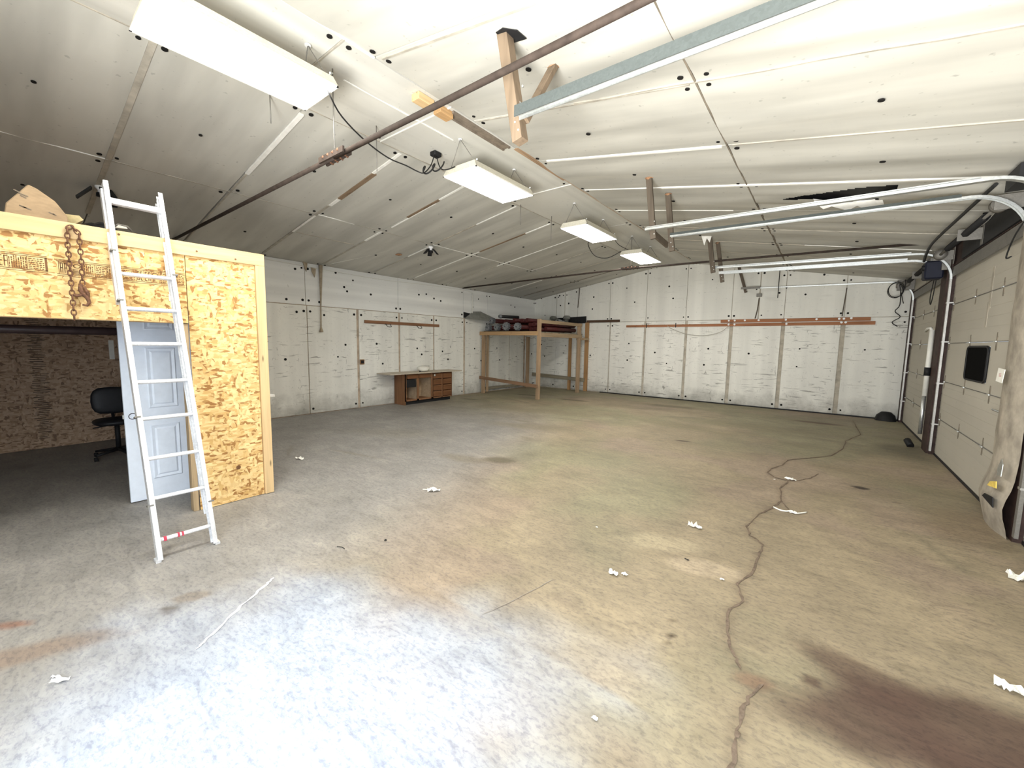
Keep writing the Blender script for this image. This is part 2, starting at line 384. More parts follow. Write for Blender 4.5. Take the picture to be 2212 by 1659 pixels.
    blob(1.15, 5.6, .3, .5, 0, (.20, .14, .09), .5, .6, .9, 23); blob(1.1, 9.0, .35, .6, 0, (.12, .10, .07), .6, .6, .9, 24)
    blob(-5.9, 10.6, .5, .12, .1, (.12, .10, .06), .8, .4, .8, 25); blob(-7.6, 10.6, .45, .10, .2, (.10, .085, .055), .8, .4, .8, 26); blob(-8.2, 8.6, .25, .08, .5, (.10, .085, .06), .8, .4, .8, 27)
    blob(-4.6, 6.6, .9, .25, .3, (.22, .19, .13), .5, .6, 1.1, 28); blob(-2.4, 8.8, 1.1, .30, -.1, (.20, .18, .11), .5, .6, 1.1, 29); blob(-6.2, 4.4, .9, .3, .5, (.24, .22, .18), .5, .6, 1.1, 31)
    blob(-5.6, 8.3, 1.3, .35, .25, (.24, .20, .135), .5, .6, 1.2, 33); blob(-.9, 9.8, 1.4, .35, .1, (.21, .18, .115), .5, .6, 1.2, 34)
    blob(-1.0, 3.4, .35, .16, .5, (.50, .42, .28), .5, .4, .8, 35); blob(-.6, 3.2, .22, .12, .3, (.52, .42, .30), .6, .4, .8, 36)
    for k in range(26):
        rr = random.Random(k); blob(rr.uniform(-8.5, 1), rr.uniform(1.5, 12.8), rr.uniform(.15, .6), rr.uniform(.03, .10), rr.uniform(-.6, .9), (.20, .17, .12), rr.uniform(.25, .6), .5, 1.0, 40 + k)
    a = me.color_attributes.new('stain_and_daylight', 'FLOAT_COLOR', 'POINT')
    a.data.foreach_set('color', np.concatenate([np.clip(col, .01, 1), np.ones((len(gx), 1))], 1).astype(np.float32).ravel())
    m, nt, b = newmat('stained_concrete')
    at = N(nt, 'ShaderNodeAttribute'); at.attribute_name = 'stain_and_daylight'
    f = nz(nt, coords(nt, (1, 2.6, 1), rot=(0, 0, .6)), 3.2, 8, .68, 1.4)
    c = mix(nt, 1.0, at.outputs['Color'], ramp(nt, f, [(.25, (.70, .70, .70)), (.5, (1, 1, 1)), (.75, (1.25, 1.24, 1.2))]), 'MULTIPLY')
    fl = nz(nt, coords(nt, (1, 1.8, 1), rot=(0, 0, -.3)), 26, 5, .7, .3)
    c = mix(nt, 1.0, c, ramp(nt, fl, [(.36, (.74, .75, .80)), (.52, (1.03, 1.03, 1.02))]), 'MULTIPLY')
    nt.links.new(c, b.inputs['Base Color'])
    rg = N(nt, 'ShaderNodeMapRange'); rg.inputs['To Min'].default_value = .48; rg.inputs['To Max'].default_value = .80
    nt.links.new(f, rg.inputs['Value']); nt.links.new(rg.outputs[0], b.inputs['Roughness']); b.inputs['Specular IOR Level'].default_value = .35
    bump(nt, b, fl, .12, .004)
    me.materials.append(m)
    o = bpy.data.objects.new('floor', me); C.objects.link(o); tag(o, kind='structure'); return o
floor = build_floor()
# the long crack and its branch, and small filled hairlines: ribbons of spalled concrete
def ribbon(pts, w, name, mat, parent, jag=.35, z=.0025, sub=6, seed=1):
    rd = random.Random(seed); P = []
    for a, b in zip(pts[:-1], pts[1:]):
        for k in range(sub):
            t = k / sub; P.append((a[0] + (b[0] - a[0]) * t + rd.uniform(-1, 1) * w * .6, a[1] + (b[1] - a[1]) * t + rd.uniform(-1, 1) * w * .6))
    P.append(pts[-1]); m = MB(); vs = []
    for i, p in enumerate(P):
        q = P[min(i + 1, len(P) - 1)]; r = P[max(i - 1, 0)]; dx, dy = q[0] - r[0], q[1] - r[1]; L = math.hypot(dx, dy) or 1
        ww = w * (1 + rd.uniform(-jag, jag)) * .5 * (1 if 0 < i < len(P) - 1 else .2)
        for s_ in (-1, 1): vs.append((p[0] - dy / L * ww * s_, p[1] + dx / L * ww * s_, z + rd.uniform(0, .002)))
    m.add(vs, [(2 * i, 2 * i + 1, 2 * i + 3, 2 * i + 2) for i in range(len(P) - 1)])
    return m.build(name, mat, parent, fix=False)
ribbon(crk, .014, 'floor_crack', M_crack, floor, .7, sub=4, seed=3)
ribbon(crk2, .013, 'floor_crack', M_crack, floor, .6, sub=4, seed=4)
ribbon([(-.27, 6.05), (-.15, 6.21), (-.05, 6.41), (.02, 6.69)], .012, 'floor_crack', M_crack, floor, seed=5)
ribbon([(-.28, 5.2), (-.22, 5.02), (-.15, 4.85)], .012, 'floor_crack', M_crack, floor, seed=6)
ribbon([(-1.42, 2.35), (-1.47, 2.1), (-1.5, 1.95), (-1.56, 1.75)], .005, 'floor_crack', simple('hairline_crack', (.28, .25, .22), .9, bmp=0), floor, seed=8)
ribbon([(-2.95, 1.12), (-2.91, 1.06), (-2.78, .86), (-2.63, .67), (-2.56, .57)], .014, 'floor_scratch', simple('white_scratch', (.85, .86, .88), .8, bmp=0), floor, .5, seed=9)

# ------------------------------------------------------------ ceiling
XL, XR = -4.50, -3.26
ZE_L, ZE_R, ZR = 3.32, 3.25, 4.09
def zc(x):
    if x < XL: return ZE_L + (x - X0) * (ZR - ZE_L) / (XL - X0)
    if x < XR: return ZR
    return ZR + (x - XR) * (ZE_R - ZR) / (X1 - XR)
m = MB()
for (a, b) in ((X0 - .1, XL), (XL, XR), (XR, X1 + .3)):
    za = zc(a) + .03; zb = zc(b) + .03
    m.add([(a, Y0 - .1, za), (b, Y0 - .1, zb), (b, Y1 + .1, zb), (a, Y1 + .1, za), (a, Y0 - .1, za + .08), (b, Y0 - .1, zb + .08), (b, Y1 + .1, zb + .08), (a, Y1 + .1, za + .08)],
          [(0, 1, 2, 3), (7, 6, 5, 4), (0, 4, 5, 1), (3, 2, 6, 7), (0, 3, 7, 4), (1, 5, 6, 2)])
ceiling = m.build('ceiling', M_backing, fix=False); tag(ceiling, kind='structure')
hole = [(-.63, 6.51), (-.19, 6.22), (.15, 6.08), (.45, 6.03), (.44, 6.19), (.34, 6.40), (.32, 6.62), (.18, 6.66), (-.10, 6.52), (-.35, 6.50)]
def inside(x, y, poly):
    r = False; j = len(poly) - 1
    for i in range(len(poly)):
        if (poly[i][1] > y) != (poly[j][1] > y) and x < (poly[j][0] - poly[i][0]) * (y - poly[i][1]) / (poly[j][1] - poly[i][1]) + poly[i][0]: r = not r
        j = i
    return r
fast = MB(); prnd = random.Random(11)
def ceil_panel(xa, xb, ya, yb, mat, amp, res=(14, 12), withhole=False, g=.008):
    xa += g; xb -= g; ya += g; yb -= g
    nx, ny = res; vs = []; ph = prnd.uniform(0, 9); ph2 = prnd.uniform(0, 9); A = amp * prnd.uniform(.4, 1.2)
    for i in range(nx + 1):
        for j in range(ny + 1):
            u, v = i / nx, j / ny; x = xa + (xb - xa) * u; y = ya + (yb - ya) * v
            env = min(1, min(v, 1 - v) * 5) ; s = A * math.sin(PI * v) * (.5 + .5 * mnoise.noise(Vector((x * .8, y * 1.2, ph)))) \
                + amp * .9 * env * mnoise.noise(Vector((x * .55, y * 3.0, ph2)))
            vs.append((x, y, zc(x) - .008 - max(-.012, s)))
    fs = []
    for i in range(nx):
        for j in range(ny):
            if withhole:
                cx = xa + (xb - xa) * (i + .5) / nx; cy = ya + (yb - ya) * (j + .5) / ny
                if inside(cx, cy, hole): continue
            a = i * (ny + 1) + j; fs.append((a, a + 1, a + ny + 2, a + ny + 1))
    mb = MB(); mb.add(vs, fs, True); b = len(vs)
    # folded-up rim of the board
    rim = [i * (ny + 1) for i in range(nx + 1)] + [nx * (ny + 1) + j for j in range(1, ny + 1)] + [i * (ny + 1) + ny for i in range(nx - 1, -1, -1)] + [j for j in range(ny - 1, 0, -1)]
    up = [(vs[k][0], vs[k][1], zc(vs[k][0]) + .024) for k in rim]; n = len(rim)
    mb.add([vs[k] for k in rim] + up, [(i, (i + 1) % n, (i + 1) % n + n, i + n) for i in range(n)])
    o = mb.build('ceiling_panel', mat, ceiling, fix=False)
    k = (zc(xb) - zc(xa)) / (xb - xa); nrm = Vector((k, 0, -1)).normalized()
    ds = [(xa + .07, ya + .07), (xb - .07, ya + .07), (xa + .07, yb - .07), (xb - .07, yb - .07), ((xa + xb) / 2 + prnd.uniform(-.1, .1), (ya + yb) / 2)]
    for (x, y) in ds:
        if prnd.random() < (.93 if xa < XL - .1 or xa > XR - .1 else .35): fast.disc((x + prnd.uniform(-.02, .02), y + prnd.uniform(-.02, .02), zc(x) - .010 - (amp * .6 if (x, y) == ds[-1] else 0)), nrm, prnd.choice((.024, .022, .018)), .008, 10)
YJ = [-1.30, -.22, 1.00, 2.20, 3.43, 4.65, 5.89, 7.09, 8.30, 9.50, 10.73, 11.95, 13.03]
for a, b in zip(YJ[:-1], YJ[1:]):
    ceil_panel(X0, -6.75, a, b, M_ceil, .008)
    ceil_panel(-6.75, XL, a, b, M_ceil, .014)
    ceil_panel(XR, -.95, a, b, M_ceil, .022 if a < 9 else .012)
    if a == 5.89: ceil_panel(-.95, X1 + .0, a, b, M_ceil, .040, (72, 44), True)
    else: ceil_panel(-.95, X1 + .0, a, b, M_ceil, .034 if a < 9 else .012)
YS = [-1.30, -.5, 1.93, 3.10, 5.60, 8.02, 10.45, 13.03]
for a, b in zip(YS[:-1], YS[1:]): ceil_panel(XL, XR, a, b, M_ceil_strip, .006, (8, 20))
fo = fast.build('panel_washers', M_blackcap, ceiling); tag(fo, kind='stuff')
m = MB(); m.add([(-.75, 5.95, zc(-.75) + .022), (.55, 5.95, zc(.55) + .022), (.55, 6.8, zc(.55) + .022), (-.75, 6.8, zc(-.75) + .022)], [(0, 1, 2, 3)])
m.build('roof_void', M_black, ceiling, fix=False)
# torn flap of facing hanging off the hole
m = MB(); fl = []
for i in range(9):
    t = i / 8; x = -.30 + .66 * t; fl.append((x, 6.52 + .12 * math.sin(t * 3), zc(x) - .012))
vs = fl + [(p[0] + .03, p[1] + .05 + .05 * math.sin(i * 2.1), p[2] - .05 - .05 * abs(math.sin(i * 1.3))) for i, p in enumerate(fl)]
m.add(vs, [(i, i + 1, i + 10, i + 9) for i in range(8)], True); m.build('torn_flap', M_white_strip, ceiling, fix=False)
def cs(x0, x1, y, w, mat, name='joint_strip', t=.012, wob=0):
    """batten or exposed foam edge lying on a crosswise ceiling joint"""
    n = max(2, int(abs(x1 - x0) / .3)); P = []
    for i in range(n + 1):
        x = x0 + (x1 - x0) * i / n; P.append((x, y + wob * math.sin(i * 1.7), zc(x) - .012))
    b = MB()
    for p, q in zip(P[:-1], P[1:]): b.bar(p, q, w, t)
    return b.build(name, mat, ceiling)
def cl(x, y0, y1, w, mat, name='joint_strip', t=.010, dz=.012):
    b = MB(); b.bar((x, y0, zc(x) - dz), (x, y1, zc(x) - dz), w, t); return b.build(name, mat, ceiling)
# left slope
cs(-4.62, -6.14, 2.22, .045, M_white_strip, t=.03); cs(-6.14, -8.9, 2.22, .02, M_dull_strip)
cs(-4.55, -6.5, 1.00, .05, M_dull_strip); cs(-6.5, -8.5, 1.0, .05, M_joint_grey)
cs(-4.55, -5.15, 3.43, .04, M_white_strip); cs(-5.15, -6.07, 3.45, .065, M_brownstrip, t=.02); cs(-6.07, -6.35, 3.45, .05, M_white_strip); cs(-6.35, -8.9, 3.43, .045, M_dull_strip)
cs(-6.8, -7.6, 3.43, .035, M_white_strip, t=.02)
cs(-4.6, -5.18, 4.67, .035, M_white_strip); cs(-5.18, -6.0, 4.67, .05, M_brownstrip); cs(-5.3, -6.5, 4.70, .02, M_white_strip, t=.02); cs(-6.75, -7.3, 4.66, .04, M_white_strip, t=.02); cs(-7.3, -8.9, 4.66, .035, M_dull_strip)
cs(-4.55, -5.5, 5.90, .022, M_white_strip); cs(-5.5, -6.7, 5.90, .03, M_joint_grey); cs(-6.85, -7.6, 5.92, .025, M_white_strip); cs(-7.6, -8.9, 5.92, .03, M_dull_strip)
cs(-4.6, -5.2, 7.09, .03, M_white_strip, t=.02); cs(-5.2, -6.5, 7.09, .045, M_brownstrip); cs(-6.5, -8.8, 7.09, .025, M_white_strip)
cs(-4.6, -6.0, 8.30, .02, M_white_strip); cs(-6.0, -7.0, 8.3, .03, M_white_strip, t=.02); cs(-7, -8.8, 8.3, .02, M_dull_strip)
cs(-4.8, -6.7, 9.50, .03, M_dull_strip); cs(-6.75, -5.6, 9.52, .018, M_white_strip, t=.02); cs(-4.8, -8.8, 10.73, .02, M_joint_grey); cs(-7.2, -8.4, 10.73, .03, M_white_strip)
cs(-4.8, -8.8, 11.95, .03, M_joint)
cl(-6.75, -1.2, 1.0, .022, M_white_strip); cl(-6.75, 1.0, 2.2, .02, M_dull_strip); cl(-6.75, 2.2, 3.4, .018, M_dull_strip); cl(-6.75, 3.45, 4.1, .03, M_white_strip); cl(-6.75, 4.1, 5.9, .018, M_dull_strip); cl(-6.75, 5.9, 9.4, .012, M_white_strip)
b = MB(); b.bar((-7.60, 3.5, zc(-7.6) - .012), (-7.60, 4.6, zc(-7.6) - .012), .02, .01); b.build('joint_strip', M_joint_grey, ceiling)
# right slope
cs(-3.1, -1.0, 4.67, .035, M_white_strip, t=.02); cs(-3.2, -1.0, 3.45, .015, M_dull_strip); cs(-2.0, 1.2, 5.90, .040, M_white_strip, t=.025); cs(-3.2, -2.0, 5.9, .012, M_white_strip)
cs(-2.0, 1.3, 3.43, .015, M_dull_strip, wob=.01); cs(-3.2, -1.0, 2.24, .02, M_dull_strip); cs(-.9, 1.3, 4.65, .02, M_dull_strip)
cs(-3.2, -1.3, 7.09, .016, M_white_strip); cs(-3.2, 1.2, 8.3, .012, M_dull_strip); cs(-3.2, 1.2, 9.5, .014, M_joint_grey); cs(-.5, 1.2, 9.5, .02, M_white_strip); cs(-3.2, 1.2, 10.73, .014, M_joint_grey)
cl(-.95, -1.2, 7.0, .013, M_joint); cl(-.95, 7.0, 13.0, .03, M_joint)
# ridge strip edges
cl(XR, -1.2, 2.2, .02, M_white_strip); cl(XR, 4.2, 5.4, .07, wood('ridge_stained_batten', (.40, .27, .17), 'y')); cl(XR, 5.4, 13, .02, M_joint_tan); cl(XL, -1.2, 3.0, .012, M_joint_grey); cl(XL, 3.0, 13, .02, M_dull_strip)
cl(-3.75, 2.2, 3.6, .012, M_white_strip); cs(XL, XR, 5.60, .012, M_white_strip); cs(XL, XR, 3.10, .012, M_white_strip); cs(XL, XR, 1.93, .010, M_dull_strip)
# dark double channel let into the ridge joint, with two wooden blocks at its end
m = MB(); m.box(-3.40, -3.375, 3.16, 4.12, 4.055, 4.08); m.box(-3.31, -3.285, 3.16, 4.12, 4.055, 4.08); m.box(-3.375, -3.31, 3.16, 4.12, 4.068, 4.08)
o = m.build('steel_channel', simple('brown_steel', (.22, .18, .14), .6, .1)); tag(o, 'short brown steel double channel in the ridge joint of the ceiling', 'channel')
for (ya, yb, lb) in ((2.72, 2.92, 'yellowed wooden block on the ridge joint, nearer the big light'), (3.0, 3.18, 'orange wooden block on the ridge joint against the steel channel')):
    o = MB().box(-3.42, -3.31, ya, yb, 4.01, 4.08).build('wooden_block', M_pine_y if ya < 3 else wood('block_wood', (.52, .32, .15), 'y'), bevel=.004); tag(o, lb, 'wood block')

# ------------------------------------------------------------ walls
def wall_panels(wall, axis, const, sgn, spans, zfun0, zfun1, mat, th=.018, gaps=.006, fst=None, rows=True, tilt=.0):
    """upright or laid boards on a wall; axis is the direction the wall runs in"""
    for (a, b, g0, g1) in spans:
        a2 = a + g0; b2 = b - g1; za0 = zfun0(a2); zb0 = zfun0(b2); za1 = zfun1(a2); zb1 = zfun1(b2)
        c1 = const; c2 = const + sgn * (th + prnd.uniform(0, .006))
        P = [(a2, za0), (b2, zb0), (b2, zb1), (a2, za1)]
        if axis == 'x' and zfun1 is zc_wall:
            mid = [x for x in (XR, XL) if a2 < x < b2]
            P = [(a2, za0), (b2, zb0), (b2, zb1)] + [(x, zfun1(x)) for x in mid] + [(a2, za1)]
        if axis == 'y': vs = [(c1, p, z) for p, z in P]; off = (c2 - c1, 0, 0)
        else: vs = [(p, c1, z) for p, z in P]; off = (0, c2 - c1, 0)
        o = MB().prism(vs, off).build('wall_panel', mat, wall, bevel=.002)
        if fst is not None:
            for (p, z) in ((a2 + .06, za0 + .10), (b2 - .06, zb0 + .10), (a2 + .06, za1 - .12), (b2 - .06, zb1 - .12), ((a2 + b2) / 2 + prnd.uniform(-.25, .25), (za0 + za1) / 2 + prnd.uniform(-.15, .15)), ((a2 + b2) / 2 + prnd.uniform(-.3, .3), (za0 + za1) / 2 + prnd.uniform(.1, .5))):
                if prnd.random() < .1: continue
                q = (c2, p, z) if axis == 'y' else (p, c2, z)
                fst.disc(q, (sgn, 0, 0) if axis == 'y' else (0, sgn, 0), prnd.choice((.025, .028, .02)), .008, 8)
def zc_wall(x): return zc(x) - .005
m = MB(); m.box(X0 - .12, X0, Y0, Y1, 0, 3.36); wall_left = m.build('wall_left', M_joint_tan); tag(wall_left, kind='structure')
m = MB(); m.prism([(X0 - .12, Y1, 0), (X1 + .25, Y1, 0), (X1 + .25, Y1, ZE_R + .02), (XR, Y1, ZR + .03), (XL, Y1, ZR + .03), (X0 - .12, Y1, ZE_L + .02)], (0, .12, 0))
wall_back = m.build('wall_back', M_joint_grey); tag(wall_back, kind='structure')
fl_ = MB()
yl = [-1.30, -.2, .9, 1.9, 3.10, 4.32, 5.53, 6.74, 7.94, 9.19, 10.30, 11.50, 12.40, 13.03]
gp = {3.10: .004, 4.32: .008, 5.53: .034, 6.74: .028, 7.94: .024, 9.19: .040, 10.30: .006, 11.50: .020, 12.40: .06}
sp = [(a, b, gp.get(a, .004), gp.get(b, .004)) for a, b in zip(yl[:-1], yl[1:])]
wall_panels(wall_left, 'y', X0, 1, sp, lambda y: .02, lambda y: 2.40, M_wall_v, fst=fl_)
yu = [-1.30, 1.9, 4.30, 6.71, 9.14, 10.29, 13.03]
wall_panels(wall_left, 'y', X0, 1, [(a, b, .006, .006) for a, b in zip(yu[:-1], yu[1:])], lambda y: 2.415, lambda y: 3.31, M_wall_h, fst=fl_)
for (y, z) in ((5.2, 2.9), (5.9, 2.8), (7.4, 2.95), (8.2, 2.85), (5.0, 3.2), (4.1, 3.15), (3.9, 2.5), (4.6, 2.5), (4.1, 2.25), (4.7, 2.22)): fl_.disc((X0 + .022, y, z), (1, 0, 0), .026, .008, 8)
o = fl_.build('panel_washers', M_blackcap, wall_left); tag(o, kind='stuff')
fb = MB()
xb_ = [-9.07, -8.06, -7.18, -5.91, -4.71, -3.45, -2.23, -1.0, .24, 1.40]
gb = {-8.06: .005, -7.18: .01, -5.91: .020, -4.71: .035, -3.45: .040, -2.23: .045, -1.0: .045, .24: .048}
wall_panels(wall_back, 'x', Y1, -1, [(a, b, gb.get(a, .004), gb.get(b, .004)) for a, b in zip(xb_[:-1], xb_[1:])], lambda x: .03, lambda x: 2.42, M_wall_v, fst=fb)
xu = [-9.07, -8.06, -7.71, -7.18, -5.95, -4.70, -3.48, -2.25, -1.59, -1.0, .24, 1.40]
gu = {-8.06: .012, -7.71: .012, -1.59: .012}
wall_panels(wall_back, 'x', Y1, -1, [(a, b, gu.get(a, .007), gu.get(b, .007)) for a, b in zip(xu[:-1], xu[1:])], lambda x: 2.435, zc_wall, M_wall_vu, fst=fb)
o = fb.build('panel_washers', M_blackcap, wall_back); tag(o, kind='stuff')
m = MB(); m.box(-6.2, X1, Y1 - .045, Y1 - .02, 0, .03); o = m.build('baseboard_back', M_black); tag(o, kind='structure')

# front wall with the open doorway (behind the camera)
m = MB(); m.box(X0 - .12, -1.50, Y0 - .15, Y0, 0, 3.4); m.box(1.05, X1 + .25, Y0 - .15, Y0, 0, 3.4); m.box(-1.50, 1.05, Y0 - .15, Y0, 2.85, 3.4)
m.prism([(X0 - .12, Y0, 3.4), (X1 + .25, Y0, 3.4), (X1 + .25, Y0, 3.42), (XR, Y0, 4.14), (XL, Y0, 4.14), (X0 - .12, Y0, 3.42)], (0, -.15, 0))
wf = m.build('wall_front', M_wall_vu); tag(wf, kind='structure')
o = MB().box(-14, 8, -16, Y0 - .15, -.12, -.02).build('ground_outside', simple('yard_gravel', (.42, .40, .37), .95, var=.2)); tag(o, kind='structure')

# right wall: posts and headers around three overhead doors
XD = X1 + .06
m = MB(); m.box(X1, X1 + .25, Y0, 2.30, 0, 3.28); m.box(X1, X1 + .25, 5.42, 6.15, 0, 3.28); m.box(X1, X1 + .25, 9.20, 9.72, 0, 3.28); m.box(X1, X1 + .25, 12.80, Y1, 0, 3.28)
for a, b in ((2.30, 5.42), (6.15, 9.20), (9.72, 12.80)): m.box(X1 + .02, X1 + .25, a, b, 2.96, 3.28)
wall_right = m.build('wall_right', M_darkpost); tag(wall_right, kind='structure')
m = MB(); m.box(X1 - .004, X1 + .02, 6.15, 8.60, 2.97, 3.25); m.build('header_sheet', M_black, wall_right)
m = MB(); m.box(X1 - .004, X1 + .02, 9.72, 12.8, 2.97, 3.24); m.build('header_board', M_doorface, wall_right)
m = MB(); m.box(X1 - .004, X1 + .02, 2.3, 5.42, 2.97, 3.25); m.build('header_sheet', M_black, wall_right)
# wrapped post between the first two doors: dirty foil-faced wrap, torn at its foot
vs = []; ny_, nz_ = 8, 34
for j in range(nz_ + 1):
    for i in range(ny_ + 1):
        y = 5.45 + .71 * i / ny_; z = 2.97 * j / nz_; bulge = .035 * math.sin(PI * i / ny_)
        vs.append((X1 - .012 - bulge - .010 * mnoise.noise(Vector((y * 5, z * 4, 2))) - (.06 * math.exp(-((z - .25) / .2) ** 2) if z < .8 else 0), y, z))
mb = MB(); mb.add(vs, [(j * (ny_ + 1) + i, j * (ny_ + 1) + i + 1, (j + 1) * (ny_ + 1) + i + 1, (j + 1) * (ny_ + 1) + i) for j in range(nz_) for i in range(ny_)], True)
wrap = mb.build('insulation_wrap', M_post, wall_right, fix=False)
m = MB(); m.prism([(1.30, 5.53, .43), (1.285, 5.70, .41), (1.29, 5.66, .46), (1.30, 5.55, .49)], (-.008, 0, 0)); m.build('yellow_foam_scrap', M_yellow, wall_right)
m = MB(); m.prism([(1.295, 5.52, .25), (1.275, 5.76, .29), (1.275, 5.70, .33), (1.29, 5.54, .34)], (-.008, 0, 0)); m.build('torn_hole', M_black, wall_right)
m = MB(); m.prism([(1.31, 5.50, .55), (1.31, 5.60, .54), (1.31, 5.61, .60), (1.315, 5.56, .70), (1.315, 5.51, .66)], (-.006, 0, 0)); m.build('silver_foil', M_galv, wall_right)
m = MB(); m.box(X1 - .03, X1, 9.24, 9.66, 0, 2.95); m.build('post_cover', M_darkpost, wall_right)

# ------------------------------------------------------------ overhead doors
def garage_door(n, y0, y1, window=False, hz=None, full=True):
    d = bpy.data.objects.new('door_%d' % n, None); C.objects.link(d); d.location = (XD, y0, 0); tag(d, kind='structure')
    hs = 2.96 / 5
    for k in range(5):
        z0 = k * hs + .004; z1 = (k + 1) * hs - .004
        if window and k == 2:
            wy0, wy1, wz0, wz1 = 7.03, 7.93, 1.30, 1.72
            mb = MB(); mb.box(XD, XD + .045, y0, wy0, z0, z1); mb.box(XD, XD + .045, wy1, y1, z0, z1); mb.box(XD, XD + .045, wy0, wy1, z0, wz0); mb.box(XD, XD + .045, wy0, wy1, wz1, z1)
            sec = mb.build('door_section', M_doorface, d)
            pts = []; r = .07
            for (cy, cz, a0) in ((wy1 - r, wz1 - r, 0), (wy0 + r, wz1 - r, 90), (wy0 + r, wz0 + r, 180), (wy1 - r, wz0 + r, 270)):
                for q in range(5): t = math.radians(a0 + q * 22.5); pts.append((XD - .012, cy + r * math.cos(t) * 1.0, cz + r * math.sin(t)))
            w = MB().prism(pts, (.02, 0, 0)).build('window_pane', M_glass, d)
            MB().tube(pts, .012, 6, True).build('window_gasket', M_black, w)
        else:
            mb = MB(); mb.box(XD, XD + .045, y0, y1, z0, z1)
            for q in (.2, .4, .6, .8): zz = z0 + (z1 - z0) * q; mb.box(XD - .0025, XD, y0, y1, zz - .10 * hs, zz + .07 * hs)
            sec = mb.build('door_section', M_doorface, d)
    cols = hz or [y0 + (y1 - y0) * t for t in (.04, .26, .60, .96)]
    for k in range(1, 5):
        z = k * hs
        for y in cols:
            mb = MB(); mb.box(XD - .006, XD, y - .014, y + .014, z - .10, z + .10); h = mb.build('hinge', M_hinge, d)
            MB().tube([(XD - .014, y - .035, z), (XD - .014, y + .035, z)], .008, 8).build('hinge_pin', M_galv, h)
        MB().tube([(XD - .010, y0, z), (XD - .010, y1, z)], .004, 5).build('joint_line', M_galvd, d)
    mb = MB(); mb.box(XD - .045, XD, y0, y1, 2.83, 2.90); mb.box(XD - .05, XD - .04, y0, y1, 2.79, 2.94); mb.build('top_strut', M_galvd, d)
    mb = MB(); mb.box(XD - .008, XD + .05, y0, y1, 0.0, .035); mb.build('bottom_seal', M_black, d)
    return d
d1 = garage_door(1, 2.34, 5.40)
d2 = garage_door(2, 6.17, 9.18, True, [6.30, 6.83, 7.90, 9.05])
d3 = garage_door(3, 9.74, 12.78, False)
m = MB(); m.box(XD - .004, XD, 7.25, 7.33, 2.15, 2.65); m.box(XD - .005, XD, 7.30, 7.36, 1.95, 2.25); m.build('grease_smear', M_joint_grey, d2)
m = MB(); m.box(XD - .03, XD - .005, 6.24, 6.30, .55, .95); m.build('lock_bar', M_galvd, d2)
m = MB(); m.tube([(XD - .03, 6.25, 1.05), (XD - .03, 6.55, 1.05)], .010, 6); m.build('latch_rod', M_galv, d2)
m = MB(); m.box(XD - .05, XD - .005, 6.2, 6.28, .10, .20); m.build('bottom_bracket', M_black, d2)

# ------------------------------------------------------------ tracks
PROF = [(-.028, -.013), (-.028, .013), (-.023, .013), (-.023, -.008), (.023, -.008), (.023, .013), (.028, .013), (.028, -.013)]
def track(y, xe, side, label, z1=3.20, z0=3.24, vz=.06, xw=1.40, angle=True, wide=.034, amat=None, vmat=None, hmat=None):
    r = thing('door_track', (xw, y, 0), label, 'door track', 'overhead door tracks')
    R = .42; pts = [(xw, y, vz), (xw, y, 1.4), (xw, y, z1 - R)]
    MB().sweep(pts, PROF, (0, side, 0)).build('vertical_rail', vmat or M_galvv, r)
    arc = [(xw - R + R * math.cos(math.radians(a)), y, z1 - R + R * math.sin(math.radians(a))) for a in range(0, 91, 9)]
    MB().sweep(arc, PROF, (0, side, 0)).build('curved_rail', M_galv, r)
    hp = [(xw - R, y, z1), (xe, y, z0)]
    MB().sweep(hp, PROF, (0, side, 0)).build('horizontal_rail', hmat or M_galv, r)
    if angle:
        mb = MB(); o_ = side * -.032
        mb.bar((xw - R - .05, y + o_, z1 + .022), (xe, y + o_, z0 + .022), .004, wide + .01); mb.bar((xw - R - .05, y + o_ + side * wide / 2, z1 + .026), (xe, y + o_ + side * wide / 2, z0 + .026), wide, .004)
        mb.build('angle_iron', amat or M_galv, r)
    for k, z in enumerate((.5, 1.15, 1.8, 2.4)):
        mb = MB(); mb.box(xw - .018, XD + .0, y - .030, y + .030, z - .010, z + .010); mb.build('bracket', M_galvv, r)
    return r
track(2.30, -1.78, 1, 'nearest galvanised overhead door track, high over the floor beside the broad wooden hanger', 3.14, 3.19, wide=.06, amat=M_galvm, hmat=M_galv)
track(5.36, -2.00, -1, 'far track of the nearest door, the upper rail ending at the first pair of hangers', 3.13, 3.165, vmat=M_galvd)
track(6.08, -1.90, 1, 'galvanised track of the windowed door, lower rail behind the first pair of hangers', 3.18, 3.22, wide=.02, amat=M_galvm, vmat=M_galvd)
track(9.16, -2.02, -1, 'galvanised track beside the dark brown post on the windowed door side', 3.18, 3.25)
track(9.60, -1.95, 1, 'galvanised track beside the dark post on the far door side', 3.15, 3.20)
track(12.72, -2.02, -1, 'farthest galvanised track against the back wall corner', 3.19, 3.24, angle=False)
